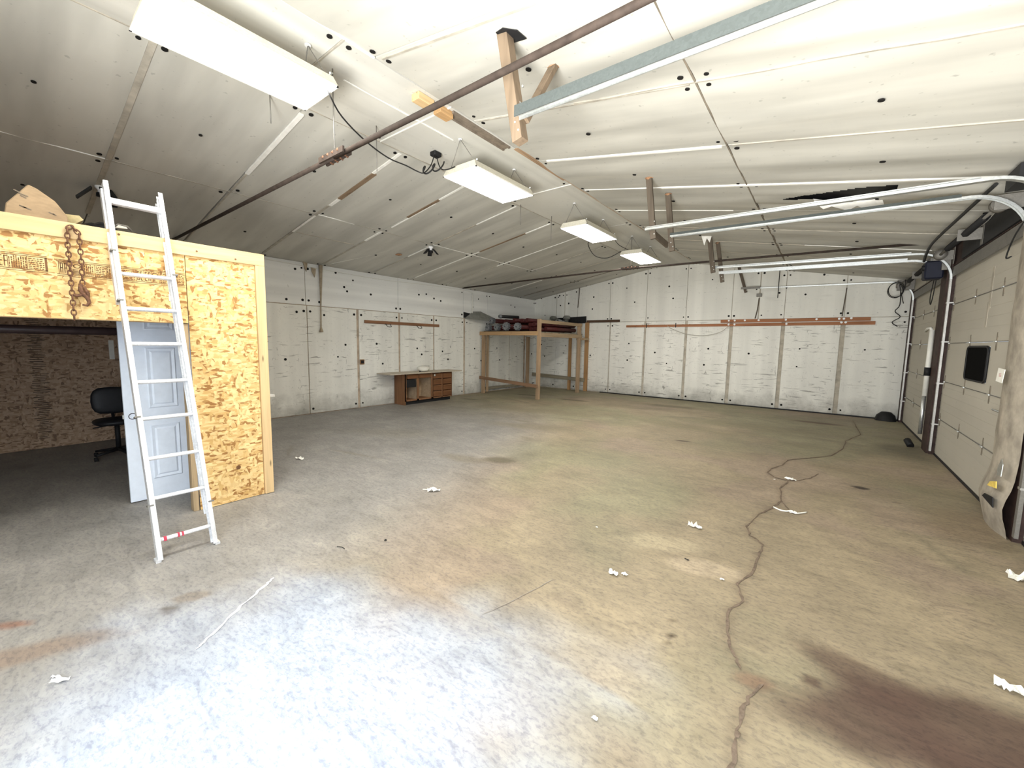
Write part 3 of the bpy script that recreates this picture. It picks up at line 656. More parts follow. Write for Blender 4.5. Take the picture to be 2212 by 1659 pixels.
# far door's back bar between hangers
# hangers
def hanger(p0, p1, w, h, mat, label, up=(0, 1, 0), foam=True, name='track_hanger'):
    r = thing(name, p1, label, 'hanger', 'wooden track hangers')
    MB().bar(p0, p1, w, h, up).build('post', mat, r, bevel=.003)
    for k, (dx, dz) in enumerate(((.015, .06), (-.015, .12), (.01, .22))): MB().tube([(p1[0] + dx, p1[1] - h / 2 - .006, p1[2] + dz), (p1[0] + dx, p1[1] - h / 2 + .004, p1[2] + dz)], .008, 6).build('bolt', M_galv, r)
    if foam:
        mb = MB(); rd = random.Random(int(p0[1] * 10)); n = 7; ring = [(p0[0] + .06 * math.cos(2 * PI * k / n) * rd.uniform(.6, 1.2), p0[1] + .05 * math.sin(2 * PI * k / n) * rd.uniform(.6, 1.2), zc(p0[0]) - .02) for k in range(n)]
        mb.add(ring + [(p0[0], p0[1] - .01, zc(p0[0]) - .05)], [(i, (i + 1) % n, n) for i in range(n)]); mb.build('foam_collar', M_foam, r, fix=False)
    return r
h1 = hanger((-2.00, 2.42, 3.88), (-1.84, 2.42, 3.09), .085, .085, M_hang, 'broad tan wooden hanger nailed at the end of the nearest track', foam=False)
m = MB(); m.prism([(-2.03, 2.36, zc(-2.03) - .012), (-1.95, 2.34, zc(-1.95) - .012), (-1.87, 2.40, zc(-1.87) - .012), (-1.86, 2.50, zc(-1.86) - .012), (-2.0, 2.50, zc(-2.0) - .012)], (0, 0, -.006)); m.build('ceiling_cutout', M_black, ceiling)
hanger((-1.86, 2.86, 3.82), (-1.84, 2.46, 3.24), .04, .07, M_hang, 'slanted tan brace behind the broad wooden hanger of the nearest track', up=(1, 0, 0))
hanger((-2.03, 5.47, 3.87), (-1.93, 5.47, 3.06), .075, .04, M_hang_dark, 'grey wooden hanger, front one of the first pair near the ridge lights')
hanger((-2.00, 6.18, 3.86), (-1.90, 6.18, 3.03), .075, .04, M_hang_dark, 'grey-brown wooden hanger, rear one of the first pair')
m = MB(); m.bar((-1.985, 5.50, 3.18), (-1.965, 6.15, 3.12), .03, .08); o = m.build('link_board', M_hang_dark); tag(o, 'short dark board joining the first pair of wooden track hangers', 'board')
hanger((-2.06, 9.05, 3.87), (-1.95, 9.05, 3.14), .085, .045, M_hang_dark, 'dark wooden hanger, front one of the second pair')
hanger((-2.02, 9.62, 3.87), (-1.88, 9.62, 3.02), .075, .045, M_hang_dark, 'dark wooden hanger, rear one of the second pair')
hanger((-2.10, 12.68, 3.85), (-1.88, 12.68, 3.13), .07, .04, M_hang_dark, 'farthest dark slanted hanger close to the back wall', foam=False)
m = MB(); m.prism([(-2.12, 8.98, zc(-2.1) - .015), (-2.0, 8.96, zc(-2) - .015), (-2.03, 8.96, zc(-2) - .14)], (0, .01, 0)); m.prism([(-2.2, 8.99, zc(-2.2) - .015), (-2.08, 8.98, zc(-2.1) - .015), (-2.13, 8.97, zc(-2.1) - .20)], (0, .01, 0))
o = m.build('torn_facing', M_white_strip, ceiling)
# ------------------------------------------------------------ springs, shafts, opener gear over the doors
def shaft(y0, y1, label, sp=True):
    r = thing('torsion_shaft', (1.24, y0, 3.12), label, 'torsion shaft')
    MB().tube([(1.24, y0, 3.12), (1.24, y1, 3.12)], .016, 8).build('shaft_tube', M_galvd, r)
    if sp:
        ym = (y0 + y1) / 2
        for a, b in ((ym - .9, ym - .06), (ym + .06, ym + .9)):
            pts = []; n = 34
            for i in range(n * 6): t = i / 6; pts.append((1.24 + .036 * math.cos(t * 2 * PI), a + (b - a) * i / (n * 6), 3.12 + .036 * math.sin(t * 2 * PI)))
            MB().tube(pts, .006, 4).build('spring', M_black, r)
    for y in (y0 + .07, y1 - .07):
        MB().lathe((1.24, y - .04, 3.12), [(.02, 0), (.075, 0), (.065, .03), (.065, .06), (.075, .08), (.02, .08)], 14, (0, 1, 0)).build('cable_drum', M_galvd, r)
    for y in (y0 - .02, (y0 + y1) / 2, y1 + .02):
        mb = MB(); mb.box(1.18, X1, y - .004, y + .004, 3.05, 3.19); mb.box(X1 - .006, X1 + .0, y - .05, y + .05, 2.98, 3.23); mb.build('bearing_plate', M_galvd, r)
    return r
shaft(6.2, 9.1, 'dark torsion shaft with two springs over the windowed overhead door')
shaft(9.75, 12.65, 'dark torsion shaft with two springs over the farthest overhead door')
r = thing('door_opener', (1.22, 9.42, 2.82), 'navy opener motor box hung on the wall top above the dark brown post', 'door opener')
MB().box(1.12, 1.34, 9.30, 9.56, 2.80, 3.08).build('housing', M_plastic, r, bevel=.02)
MB().box(1.18, 1.40, 9.34, 9.52, 3.08, 3.13).build('mount_plate', M_galvd, r)
MB().lathe((1.12, 9.36, 2.98), [(.045, 0), (.045, -.03), (.02, -.03)], 12, (1, 0, 0)).build('knob', M_black, r)
def cable(name, pts, r, mat, label=None, cat='cable', n=6, parent=None, smooth=4):
    P = [Vector(p) for p in pts]; Q = []
    if len(P) > 2:
        for i in range(len(P) - 1):
            a = P[max(i - 1, 0)]; b = P[i]; c = P[i + 1]; d = P[min(i + 2, len(P) - 1)]
            for k in range(smooth):
                t = k / smooth; Q.append(.5 * ((2 * b) + (c - a) * t + (2 * a - 5 * b + 4 * c - d) * t * t + (3 * b - a - 3 * c + d) * t ** 3))
        Q.append(P[-1])
    else: Q = P
    o = MB().tube(Q, r, n).build(name, mat, parent, fix=False)
    if label: tag(o, label, cat)
    return o
cable('power_cable', [(1.12, 5.9, 3.225), (1.08, 7.0, 3.20), (1.05, 8.3, 3.18), (1.08, 9.0, 3.14), (1.10, 9.30, 3.08)], .018, M_cable, 'thick black cable under the ceiling from above the windowed door to the opener box')
cable('coiled_wire', [(1.2, 12.3, 3.18)] + [(1.08 + .13 * math.cos(t * .8), 12.3 + .02 * t, 2.98 + .16 * math.sin(t * .8)) for t in range(18)] + [(1.25, 12.7, 2.7)], .008, M_cable, 'loose coil of black wire hanging near the far right corner', 'wire')
cable('drop_wire', [(1.2, 12.97, 3.1), (1.22, 12.98, 2.7), (1.15, 12.985, 2.55), (1.25, 12.985, 2.42), (1.12, 12.985, 2.30), (1.22, 12.985, 2.2)], .010, M_cable, 'thin kinked black wire on the back wall in the right corner', 'wire')
cable('looped_cable', [(X1 - .02, 5.9, 2.98), (X1 - .06, 6.15, 2.80), (X1 - .05, 6.4, 2.62), (X1 - .05, 6.25, 2.6)], .007, M_cable, 'thin black cord looping down at the upper near corner of the windowed door', 'cord')
cable('looped_cable', [(1.33, 9.75, 2.95), (1.33, 9.9, 2.6), (1.33, 10.05, 2.45), (1.33, 10.15, 2.6), (1.36, 10.2, 2.9)], .007, M_cable, 'thin black cord loop beside the upper corner of the farthest door', 'cord')
m = MB(); m.box(1.12, 1.40, 12.66, 12.80, 3.0, 3.22); m.lathe((1.12, 12.73, 3.1), [(.05, 0), (.05, -.02), (.01, -.02)], 12, (1, 0, 0)); o = m.build('end_bearing', M_galvd); tag(o, 'grey end bearing bracket at the top of the farthest track', 'bracket')
m = MB(); m.box(1.30, 1.395, 9.24, 9.29, 2.92, 3.20); o = m.build('track_bracket', M_galvd); tag(o, 'grey steel bracket at the top of the dark brown post', 'bracket')
m = MB(); m.box(1.15, 1.42, 5.4, 5.75, 3.10, 3.24); o = m.build('track_bracket', M_black); tag(o, 'dark steel bracket under the ceiling at the right edge above the wrapped post', 'bracket')
# white lagged pipe on the dark post
r = thing('lagged_pipe', (1.33, 9.80, 0), 'white lagged pipe standing between the dark post and the farthest door', 'pipe')
MB().tube([(1.33, 9.62, .25), (1.33, 9.62, .9)], .028, 10).build('lower_length', M_galv, r); MB().tube([(1.33, 9.62, .9), (1.33, 9.62, 2.0)], .032, 10).build('upper_length', M_whitecable, r)
MB().tube([(1.33, 9.62, 1.24), (1.33, 9.62, 1.38)], .040, 10).build('clamp', M_black, r)
MB().tube([(1.33, 9.62, 1.98), (1.32, 9.66, 2.03), (1.30, 9.80, 2.03), (1.30, 9.95, 1.99)], .022, 8).build('elbow', M_whitecable, r)
r = thing('paper_notice', (1.30, 5.95, 1.40), 'small white paper notice stuck on the wrapped post', 'notice')
MB().prism([(1.315, 5.84, 1.37), (1.315, 6.02, 1.38), (1.315, 5.99, 1.51), (1.315, 5.80, 1.50)], (-.004, 0, 0)).build('sheet', M_paper, r)
m = MB()
for k in range(3): m.box(1.3095, 1.311, 5.88, 5.94, 1.43 + k * .012, 1.434 + k * .012)
tag(m.build('print', M_redtape, r), kind='stuff')
m = MB(); m.lathe((1.18, 12.86, 0), [(.20, 0), (.17, .12), (.09, .20), (.0, .21)], 9); o = m.build('rubbish_lump', M_black); tag(o, 'dark rubber lump on the floor in the far right corner', 'lump')
m = MB(); m.tube([(1.24, 9.62, .02), (1.20, 9.74, .10)], .05, 8); o = m.build('rubber_stop', M_black); tag(o, 'black rubber stop at the foot of the dark brown post', 'door stop')

# ------------------------------------------------------------ cross tie rods
def tie_rod(y, zm, ze, label, r0=.022):
    r = thing('tie_rod', (-3.69, y, zm), label, 'tie rod', 'steel tie rods across the building')
    MB().tube([(X0 + .05, y, ze), (-3.69, y, zm)], r0, 10).build('rod', M_pipe, r); MB().tube([(-3.69, y, zm), (X1 - .02, y, ze)], r0, 10).build('rod', M_pipe, r)
    t = thing('turnbuckle', (-3.69, y, zm), None, None); t.location = (0, 0, 0); t.parent = r
    for dy in (-.035, .035): MB().bar((-3.90, y + dy, zm + .005), (-3.48, y + dy, zm + .005), .018, .05).build('side_bar', M_pipe, t)
    for k in range(4): MB().tube([(-3.82 + k * .085, y - .05, zm + .02), (-3.80 + k * .085, y + .05, zm - .02)], .012, 6).build('bolt', M_rust, t)
    MB().tube([(-3.69, y, zm), (-3.69, y, 4.08)], .006, 5).build('hanger_wire', M_wire, r)
    return r
tie_rod(2.06, 3.33, 3.32, 'long rusty steel tie rod crossing under the near ceiling with its turnbuckle')
tie_rod(9.08, 3.40, 3.32, 'far rusty steel tie rod crossing in front of the back wall', .02)
for (x, y, l, lb) in ((-4.55, 1.88, .28, 'short dangling wire below the near ceiling left of the big light'), (-4.22, 2.86, .5, 'dangling wire behind the near turnbuckle'), (-4.45, 5.9, .35, 'dangling wire beyond the second light'), (-4.35, 6.75, .5, 'dangling wire left of the third light')):
    cable('dangling_wire', [(x, y, zc(x)), (x, y, zc(x) - l)], .005, M_wire, lb, 'wire')

# ------------------------------------------------------------ strip lights
def light(y0, L, z, label, x0=-3.93, w=.56):
    r = thing('ceiling_light', (x0 + w / 2, y0 + L / 2, z + .2), label, 'ceiling light', 'hanging ceiling lights under the ridge')
    a, b, c, d = x0, x0 + w, y0, y0 + L; t = .045; H = .085
    vs = [(a, c, z), (b, c, z), (b, d, z), (a, d, z), (a + t, c + .02, z + H), (b - t, c + .02, z + H), (b - t, d - .02, z + H), (a + t, d - .02, z + H)]
    MB().add(vs, [(4, 5, 6, 7), (0, 1, 5, 4), (1, 2, 6, 5), (2, 3, 7, 6), (3, 0, 4, 7)]).build('housing', M_frame, r, fix=False)
    fr = MB(); f = .014
    fr.box(a, b, c, c + f, z - .006, z + .004); fr.box(a, b, d - f, d, z - .006, z + .004); fr.box(a, a + f, c, d, z - .006, z + .004); fr.box(b - f, b, c, d, z - .006, z + .004); fr.build('door_frame', M_white, r)
    MB().box(a + f, b - f, c + f, d - f, z - .003, z + .001).build('diffuser', M_tube, r)
    for yy in (c + .06, d - .06):
        top = ((a + b) / 2, yy - .04, 4.07)
        for xx in (a + t + .03, b - t - .03): MB().tube([(xx, yy, z + H), top], .004, 5).build('hanger_chain', M_wire, r)
        MB().disc((top[0], top[1], 4.075), (0, 0, -1), .025, .012).build('ceiling_hook', M_ledwhite, r)
    mb = MB()
    for xx in (a + t + .01, b - t - .01):
        for yy in (c + .05, d - .05): mb.tube([(xx, yy, z + H), (xx, yy + .03, z + H + .03), (xx + .02, yy, z + H + .01)], .008, 5)
    tag(mb.build('clips', M_galv, r), kind='stuff')
    return r
light(.72, 1.16, 3.70, 'largest and closest white panel light, at the upper left', -3.84, .56)
light(3.60, 1.17, 3.70, 'second nearest white panel light, fed by a black cord', -3.93, .56)
light(6.33, 1.25, 3.69, 'third white panel light under the ridge', -3.90, .53)
light(8.92, 1.30, 3.69, 'farthest and smallest white panel light near the back wall', -3.90, .53)
cable('light_cord', [(-3.45, 1.85, 3.79), (-3.38, 1.86, 3.66), (-3.53, 2.05, 3.62), (-3.75, 2.42, 3.62), (-3.88, 2.77, 3.62), (-3.90, 3.02, 3.63), (-3.92, 3.20, 3.63), (-3.98, 3.35, 3.68), (-4.05, 3.52, 3.85), (-4.15, 3.66, 4.06)], .007, M_cable, 'black cord swooping from the biggest light to the ceiling plug', 'cord')
cable('light_cord', [(-4.14, 3.68, 4.04), (-4.02, 3.62, 3.86), (-3.85, 3.52, 3.74), (-3.75, 3.52, 3.72), (-3.70, 3.585, 3.76)], .007, M_cable, 'short black cord into the end of the second light', 'cord')
cable('cord_coil', [(-3.98 + .05 * math.cos(t * .9) + .006 * t, 3.30 + .02 * math.sin(t * .9) + .016 * t, 3.68 + .055 * math.sin(t * .9) + .008 * t) for t in range(16)], .009, M_cable, 'tangle of looped black cord tied up before the second light', 'cord')
o = MB().box(-4.20, -4.10, 3.62, 3.74, 4.02, 4.075).build('ceiling_plug', M_black, bevel=.01); tag(o, 'black plug box on the ridge strip near the second light', 'plug')
cable('light_cord', [(-3.85, 7.56, 3.75), (-4.06, 7.7, 3.72), (-4.2, 8.3, 3.60), (-4.10, 8.75, 3.62), (-3.85, 8.88, 3.76)], .008, M_cable, 'black cord sagging between the third and the farthest light', 'cord')
cable('light_cord', [(-3.6, 7.56, 3.78), (-3.75, 8.1, 3.95), (-3.8, 8.6, 3.85), (-3.7, 8.93, 3.78)], .006, M_cable, 'thin upper black cord linking the third and the farthest light', 'cord')
# two small socket lamps with folding black heads
def socket_lamp(x, y, label, big=1.0):
    z = zc(x) - .015; r = thing('socket_lamp', (x, y, z), label, 'lamp')
    MB().lathe((x, y, z), [(.0, 0), (.055, 0), (.055, -.02), (.03, -.05), (.03, -.08), (.0, -.08)], 14).build('lampholder', M_ledwhite, r)
    mb = MB(); mb.lathe((x, y, z - .08), [(.0, 0), (.045, -.005), (.05, -.05), (.0, -.05)], 12); hd = mb.build('lamp_head', M_black, r)
    for k, a in enumerate((.4, 2.6, 4.6)):
        c = Vector((x + math.cos(a) * .10 * big, y + math.sin(a) * .10 * big, z - .12)); d = Vector((math.cos(a), math.sin(a), -1.1)).normalized()
        fr = MB(); p = d.cross(Vector((0, 0, 1))).normalized(); u = p.cross(d)
        q = [c + d * (sx * .07 * big) + p * (sy * .045 * big) for sx, sy in ((-1, -1), (1, -1), (1, 1), (-1, 1))]
        fr.prism(q, tuple(u * .02)); fr.build('lamp_wing', M_black, r)
        q2 = [c - u * .003 + d * (sx * .05 * big) + p * (sy * .03 * big) for sx, sy in ((-1, -1), (1, -1), (1, 1), (-1, 1))]
        if k == 0: MB().prism(q2, tuple(u * -.002)).build('led_plate', M_ledwhite, r)
    return r
socket_lamp(-6.85, 5.93, 'small black folding lamp in a white socket on the ceiling left of the second light')
socket_lamp(-7.50, 1.02, 'black folding lamp on the ceiling behind the top of the ladder', 1.45)
cable('white_cable', [(-6.86, 5.9, 3.685), (-7.1, 5.7, 3.66), (-7.15, 5.45, 3.65), (-7.5, 5.35, 3.58), (-8.2, 5.1, 3.46), (-8.9, 4.75, 3.33)], .008, M_whitecable, 'white cable running from the small socket lamp down to the left wall')
o = MB().box(-7.64, -7.52, 5.60, 5.70, zc(-7.6) - .035, zc(-7.6) - .008).build('rusty_plate', M_foam, bevel=.01); tag(o, 'small rust-red splinter on the ceiling beside the socket lamp', 'scrap')

# ------------------------------------------------------------ things on the left wall
XW = X0 + .026
def wall_rail(y0, y1, z0, z1): pass
r = thing('hook_rail', (XW, 6.9, 2.12), 'brown wooden rail with two wire hooks on the left wall', 'rail')
MB().box(XW, XW + .03, 5.70, 8.12, 2.09, 2.165).build('board', M_redboard_y, r, bevel=.003)
for y in (6.36, 7.36): MB().tube([(XW + .03, y - .07, 2.10), (XW + .10, y - .06, 2.03), (XW + .12, y, 2.02), (XW + .10, y + .06, 2.03), (XW + .03, y + .07, 2.10)], .008, 6).build('hook', M_black, r)
r = thing('wall_outlet', (XW, 5.61, 1.14), 'open brown electrical box on the left wall', 'outlet')
MB().box(XW, XW + .03, 5.56, 5.67, 1.08, 1.20).build('box', simple('brown_box', (.30, .16, .07), .7), r); MB().box(XW + .03, XW + .032, 5.575, 5.655, 1.10, 1.18).build('socket', M_black, r)
m = MB(); m.tube([(XW + .06, 4.62, 3.30), (XW + .05, 4.62, 3.0), (XW + .04, 4.61, 2.4), (XW + .04, 4.60, 1.95), (XW + .05, 4.60, 1.84)], .02, 8, rs=[.045, .03, .014, .016, .045]); o = m.build('hanging_strap', M_strap); tag(o, 'brown canvas strap hanging from the eave on the left wall', 'strap')
for (y, z, lb) in ((4.30, 3.24, 'torn tan rag stuck at the eave, nearer the plywood room'), (4.47, 3.14, 'torn tan rag hanging beside the canvas strap')):
    m = MB(); rd = random.Random(int(y * 100)); P = [(XW + rd.uniform(.01, .06), y + dx, z + dz) for dx, dz in ((-.05, .08), (.05, .07), (.04, -.02), (.02, -.12), (-.02, -.05), (-.04, 0))]; m.prism(P, (.012, 0, 0)); o = m.build('torn_rag', M_strap); tag(o, lb, 'rag')
cable('wall_cable', [(XW + .01, 3.0, 3.27), (XW + .02, 4.2, 3.24), (XW + .01, 5.0, 3.22), (XW + .02, 6.2, 3.20), (XW + .01, 7.5, 3.24), (XW + .01, 9.1, 3.26), (XW + .02, 9.5, 3.22)], .008, M_whitecable, 'white cable clipped along the top of the left wall')
cable('wall_conduit', [(XW + .03, 9.50, 3.20), (XW + .03, 9.50, 2.44)], .022, M_whitecable, 'white conduit dropping from the eave above the grey flap on the left wall', 'conduit')
r = thing('grey_flap', (XW, 9.6, 2.42), 'grey felt flap leaning out of a dark slot on the left wall', 'flap')
MB().prism([(XW + .002, 9.14, 2.42), (XW + .002, 9.55, 2.44), (XW + .002, 9.55, 2.56), (XW + .002, 9.14, 2.60)], (.004, 0, 0)).build('slot', M_black, r)
MB().prism([(XW + .01, 9.16, 2.40), (XW + .30, 9.70, 2.36), (XW + .34, 10.35, 2.38), (XW + .28, 10.3, 2.46), (XW + .05, 9.85, 2.66), (XW + .02, 9.55, 2.64)], (.015, 0, 0)).build('sheet', M_greyboard, r)

# ------------------------------------------------------------ old desk
def desk():
    r = thing('wooden_desk', (-8.8, 7.4, 0), 'old reddish brown wooden desk with missing door and wide overhanging top', 'desk')
    xf = -8.57; xb = XW + .01; y0, y1 = 6.55, 8.20; zt = .82
    MB().box(xb, xf, y0, y0 + .02, .10, zt).build('side_panel', M_deskside, r); MB().box(xb, xf, y1 - .02, y1, .10, zt).build('side_panel', M_deskside, r)
    MB().box(xb, xb + .01, y0, y1, .10, zt).build('back_panel', M_deskin, r)
    MB().box(xb, xf - .01, y0 + .02, y1 - .02, .10, .125).build('bottom_panel', M_deskside, r)
    MB().box(xb, xf - .07, y0 + .01, y1 - .01, 0, .10).build('plinth', M_black, r); MB().box(xb, xf - .01, y0, y0 + .015, 0, .10).build('plinth_side', M_deskside, r)
    t = MB(); t.box(xb - .005, -8.46, 6.02, 8.50, zt, zt + .025); t.build('desk_top', M_desktop, r, bevel=.003)
    # face frame
    fr = MB(); fr.box(xf - .02, xf, y0, y0 + .035, .10, zt); fr.box(xf - .02, xf, y0, 7.50, .10, .14); fr.box(xf - .02, xf, 6.93, 6.99, .10, .68); fr.box(xf - .02, xf, 7.42, 7.48, .10, zt); fr.box(xf - .02, xf, 7.80, 7.84, .10, zt); fr.box(xf - .02, xf, 7.48, y1, .10, .125); fr.box(xf - .02, xf, y1 - .012, y1, .10, zt); fr.build('face_frame', M_deskside, r)
    MB().box(xb, xf - .02, 7.44, 7.46, .12, zt).build('divider', M_deskin, r); MB().box(xb, xf - .05, 6.95, 6.965, .12, .68).build('divider', M_deskin, r)
    MB().box(xf - .16, xf - .03, 6.60, 6.92, .46, .66).build('inner_box', M_black, r)
    for a, b in ((6.60, 6.99), (6.99, 7.42)): MB().box(xf - .005, xf + .012, a + .01, b - .01, .69, .80).build('drawer_front', M_deskfront, r, bevel=.004)
    for a, b in ((7.48, 7.80), (7.84, 8.185)):
        for k in range(4):
            z0 = .14 + k * .168; d = MB().box(xf - .005, xf + .014, a + .008, b - .008, z0, z0 + .150).build('drawer', M_deskfront, r, bevel=.006)
            MB().box(xf + .014, xf + .022, a + .03, b - .03, z0 + .128, z0 + .140).build('finger_rail', M_deskside, d)
    MB().lathe((xf + .014, 7.52, .74), [(.012, 0), (.012, .012), (.03, .02), (.0, .03)], 12, (1, 0, 0)).build('knob', M_paper, r)
    return r
desk()
r = thing('plastic_bag', (-8.75, 7.30, .85), 'clear crumpled plastic bag standing on the old desk', 'plastic bag')
mb = MB(); rd = random.Random(5); pr_ = []
for i, (rad, h) in enumerate(((.10, 0), (.16, .02), (.17, .07), (.14, .11), (.08, .13), (.0, .12))): pr_.append((rad, h))
mb.lathe((-8.75, 7.30, .852), pr_, 14); mb.v = [v + Vector((rd.uniform(-.02, .02), rd.uniform(-.02, .02), rd.uniform(0, .02))) for v in mb.v]; mb.build('bag', M_clear, r)
MB().tube([(-8.72, 7.15, .86), (-8.68, 7.12, .86)], .02, 8).build('cap', M_black, r)

# ------------------------------------------------------------ corner rack with sprocket tubes
r = thing('pipe_rack', (-7.9, 11.3, 0), 'tall rough timber rack in the far left corner carrying red tubes', 'rack')
MB().box(-8.96, -8.86, 9.90, 9.99, 0, 1.93).build('post', M_rack_z, r, bevel=.004)
MB().box(-8.84, -8.80, 9.99, 10.08, .05, 1.93).build('post', M_rack_z, r, bevel=.004)
MB().box(-6.80, -6.70, 9.92, 10.01, 0, 2.38).build('post', M_rack_z, r, bevel=.004)
MB().box(-6.80, -6.71, 12.34, 12.46, 0, 2.34).build('post', M_rack_z, r, bevel=.004)
MB().box(-7.42, -7.33, 12.85, 12.94, 0, 1.9).build('post', M_orange_z, r, bevel=.004)
MB().box(-8.98, -8.88, 12.4, 12.5, 0, 1.9).build('post', M_rack_z, r, bevel=.004)
MB().box(-9.03, -6.76, 9.87, 9.915, 1.90, 2.02).build('beam', M_rack_x, r, bevel=.004)
MB().box(-6.745, -6.70, 10.01, 12.5, 1.86, 1.98).build('beam', M_rack_y, r, bevel=.004)
MB().box(-6.745, -6.70, 10.01, 12.5, 2.26, 2.36).build('upper_rail', M_rack_y, r, bevel=.004)
MB().box(-6.9, -6.6, 12.47, 12.85, 1.80, 1.88).build('short_beam', M_rack_y, r, bevel=.004)
MB().bar((-9.02, 9.88, .52), (-6.72, 9.88, .40), .04, .10).build('low_rail', wood('mixed_low_rail', (.25, .15, .09), 'x'), r, bevel=.003)
MB().bar((-9.0, 12.87, .48), (-6.75, 12.87, .40), .04, .13).build('low_rail', M_oldwood_x, r, bevel=.003)
MB().bar((-8.99, 10.05, .14), (-8.99, 12.5, .12), .04, .09).build('low_rail', M_oldwood_y, r, bevel=.003)
for k in range(7): MB().box(-9.02, -6.76, 9.93 + k * .40, 9.93 + k * .40 + .32, 1.985, 2.015).build('deck_board', M_oldwood_x, r)
MB().box(-8.9, -6.9, 9.93, 9.95, 2.02, 2.035).build('liner_edge', M_black, r)
def sprocket_tube(x, z, y0, y1, label, tr=.070, gr=.105, gl=.14, teeth=11, red=True):
    r = thing('sprocket_tube', (x, y0, z), label, 'tube', 'red tubes with grey sprocket ends')
    MB().tube([(x, y0 + gl, z), (x, y1, z)], tr, 12).build('tube', M_red if red else M_gear, r)
    mb = MB()
    for s in range(3):
        ring = []
        for k in range(teeth * 2):
            a = 2 * PI * (k + .3 * s) / (teeth * 2); rr_ = gr * (1.05 if k % 2 else .74); ring.append((x + rr_ * math.cos(a), y0 + s * .05, z + rr_ * math.sin(a)))
        mb.prism(ring, (0, .035, 0))
    mb.build('sprocket', M_gear, r)
    MB().lathe((x, y0, z), [(.022, .0), (.022, -.02), (.040, -.02), (.045, .0), (.045, gl)], 14, (0, 1, 0)).build('hub', M_gear, r)
    MB().disc((x, y0 - .005, z), (0, -1, 0), .021, .006).build('bore', M_black, r)
    return r
sprocket_tube(-8.72, 2.145, 9.90, 12.6, 'red tube with grey sprocket end, leftmost of the bottom layer on the rack')
sprocket_tube(-8.36, 2.15, 9.90, 12.6, 'red tube with grey sprocket end, second from left in the bottom layer')
sprocket_tube(-7.97, 2.175, 9.88, 12.7, 'biggest red tube with a shiny scratched sprocket, third in the bottom layer', gr=.125)
sprocket_tube(-7.55, 2.165, 9.90, 12.3, 'red tube with grey sprocket end, rightmost of the bottom layer on the rack', gr=.115)
sprocket_tube(-8.66, 2.37, 10.0, 12.6, 'red tube with sprocket lying on top at the left end of the pile', gr=.10)
for k, (x, z, yy) in enumerate(((-7.30, 2.10, 10.3), (-7.15, 2.11, 10.3), (-7.02, 2.10, 10.4), (-6.88, 2.12, 10.5), (-7.40, 2.24, 10.4), (-7.22, 2.25, 10.35), (-7.05, 2.24, 10.4), (-6.92, 2.26, 10.5))):
    o = MB().tube([(x, yy, z), (x, 12.3, z)], .062, 12).build('red_tube', M_red); tag(o, 'plain dark red tube right of the sprockets, %s from the left in the %s row' % (('first', 'second', 'third', 'last')[k % 4], 'lower' if k < 4 else 'upper'), 'tube', 'plain red tubes stacked at the right of the rack')
for k, (x, z) in enumerate(((-8.30, 2.36), (-7.95, 2.39), (-7.65, 2.37), (-7.45, 2.38))):
    o = MB().tube([(x, 10.3, z), (x, 12.6, z)], .06, 12).build('red_tube', M_red); tag(o, 'plain dark red tube on top of the sprocket tubes, %s from the left' % ('first', 'second', 'third', 'fourth')[k], 'tube', 'plain red tubes in the upper layer')
r = thing('grey_pipe', (-8.25, 9.95, 2.50), 'short grey pipe with a white ring lying on top of the red tubes', 'pipe')
MB().tube([(-8.25, 9.95, 2.49), (-8.0, 10.6, 2.49)], .05, 12).build('pipe', M_black, r); MB().lathe((-8.25, 9.95, 2.49), [(.025, -.03), (.05, -.03), (.06, 0), (.06, .06), (.05, .06)], 12, (.36, .93, 0)).build('ring', M_gear, r)
r = thing('black_tray', (-7.3, 12.6, 2.5), 'black corrugated plastic sheet standing behind the rack at the back wall', 'sheet')
mb = MB(); mb.prism([(-8.0, 12.93, 2.60), (-6.78, 12.93, 2.64), (-6.78, 12.93, 2.40), (-7.35, 12.93, 2.40)], (0, -.02, 0))
for k in range(14): x = -7.9 + k * .08; mb.box(x, x + .03, 12.90, 12.912, max(2.42, 2.58 - (k * .018)), 2.60)
mb.build('sheet', M_black, r)
o = MB().box(-6.78, -5.57, Y1 - .075, Y1 - .028, 2.42, 2.50).build('dark_board', wood('dark_brown_board', (.09, .055, .035), 'x'), bevel=.003); tag(o, 'dark brown board on the back wall next to the rack', 'board')
o = MB().box(-6.80, -6.68, 12.90, 12.99, 0, 2.42).build('timber_stud', M_orange_z, bevel=.004); tag(o, 'orange timber stud upright against the back wall right of the rack', 'stud')
for (x, y, z, lb) in ((-8.05, 12.78, 2.62, 'grey round knob end showing over the tubes in the corner'), (-7.5, 12.80, 2.62, 'grey round end showing over the tubes beside the black sheet')):
    o = MB().lathe((x, y, z - .08), [(.0, 0), (.13, 0), (.13, .08), (.09, .12), (0, .13)], 14).build('pulley', M_greyboard); tag(o, lb, 'pulley')
    MB().box(x - .05, x + .05, y - .05, y + .05, z - .30, z - .08).build('stem', M_greyboard, o)

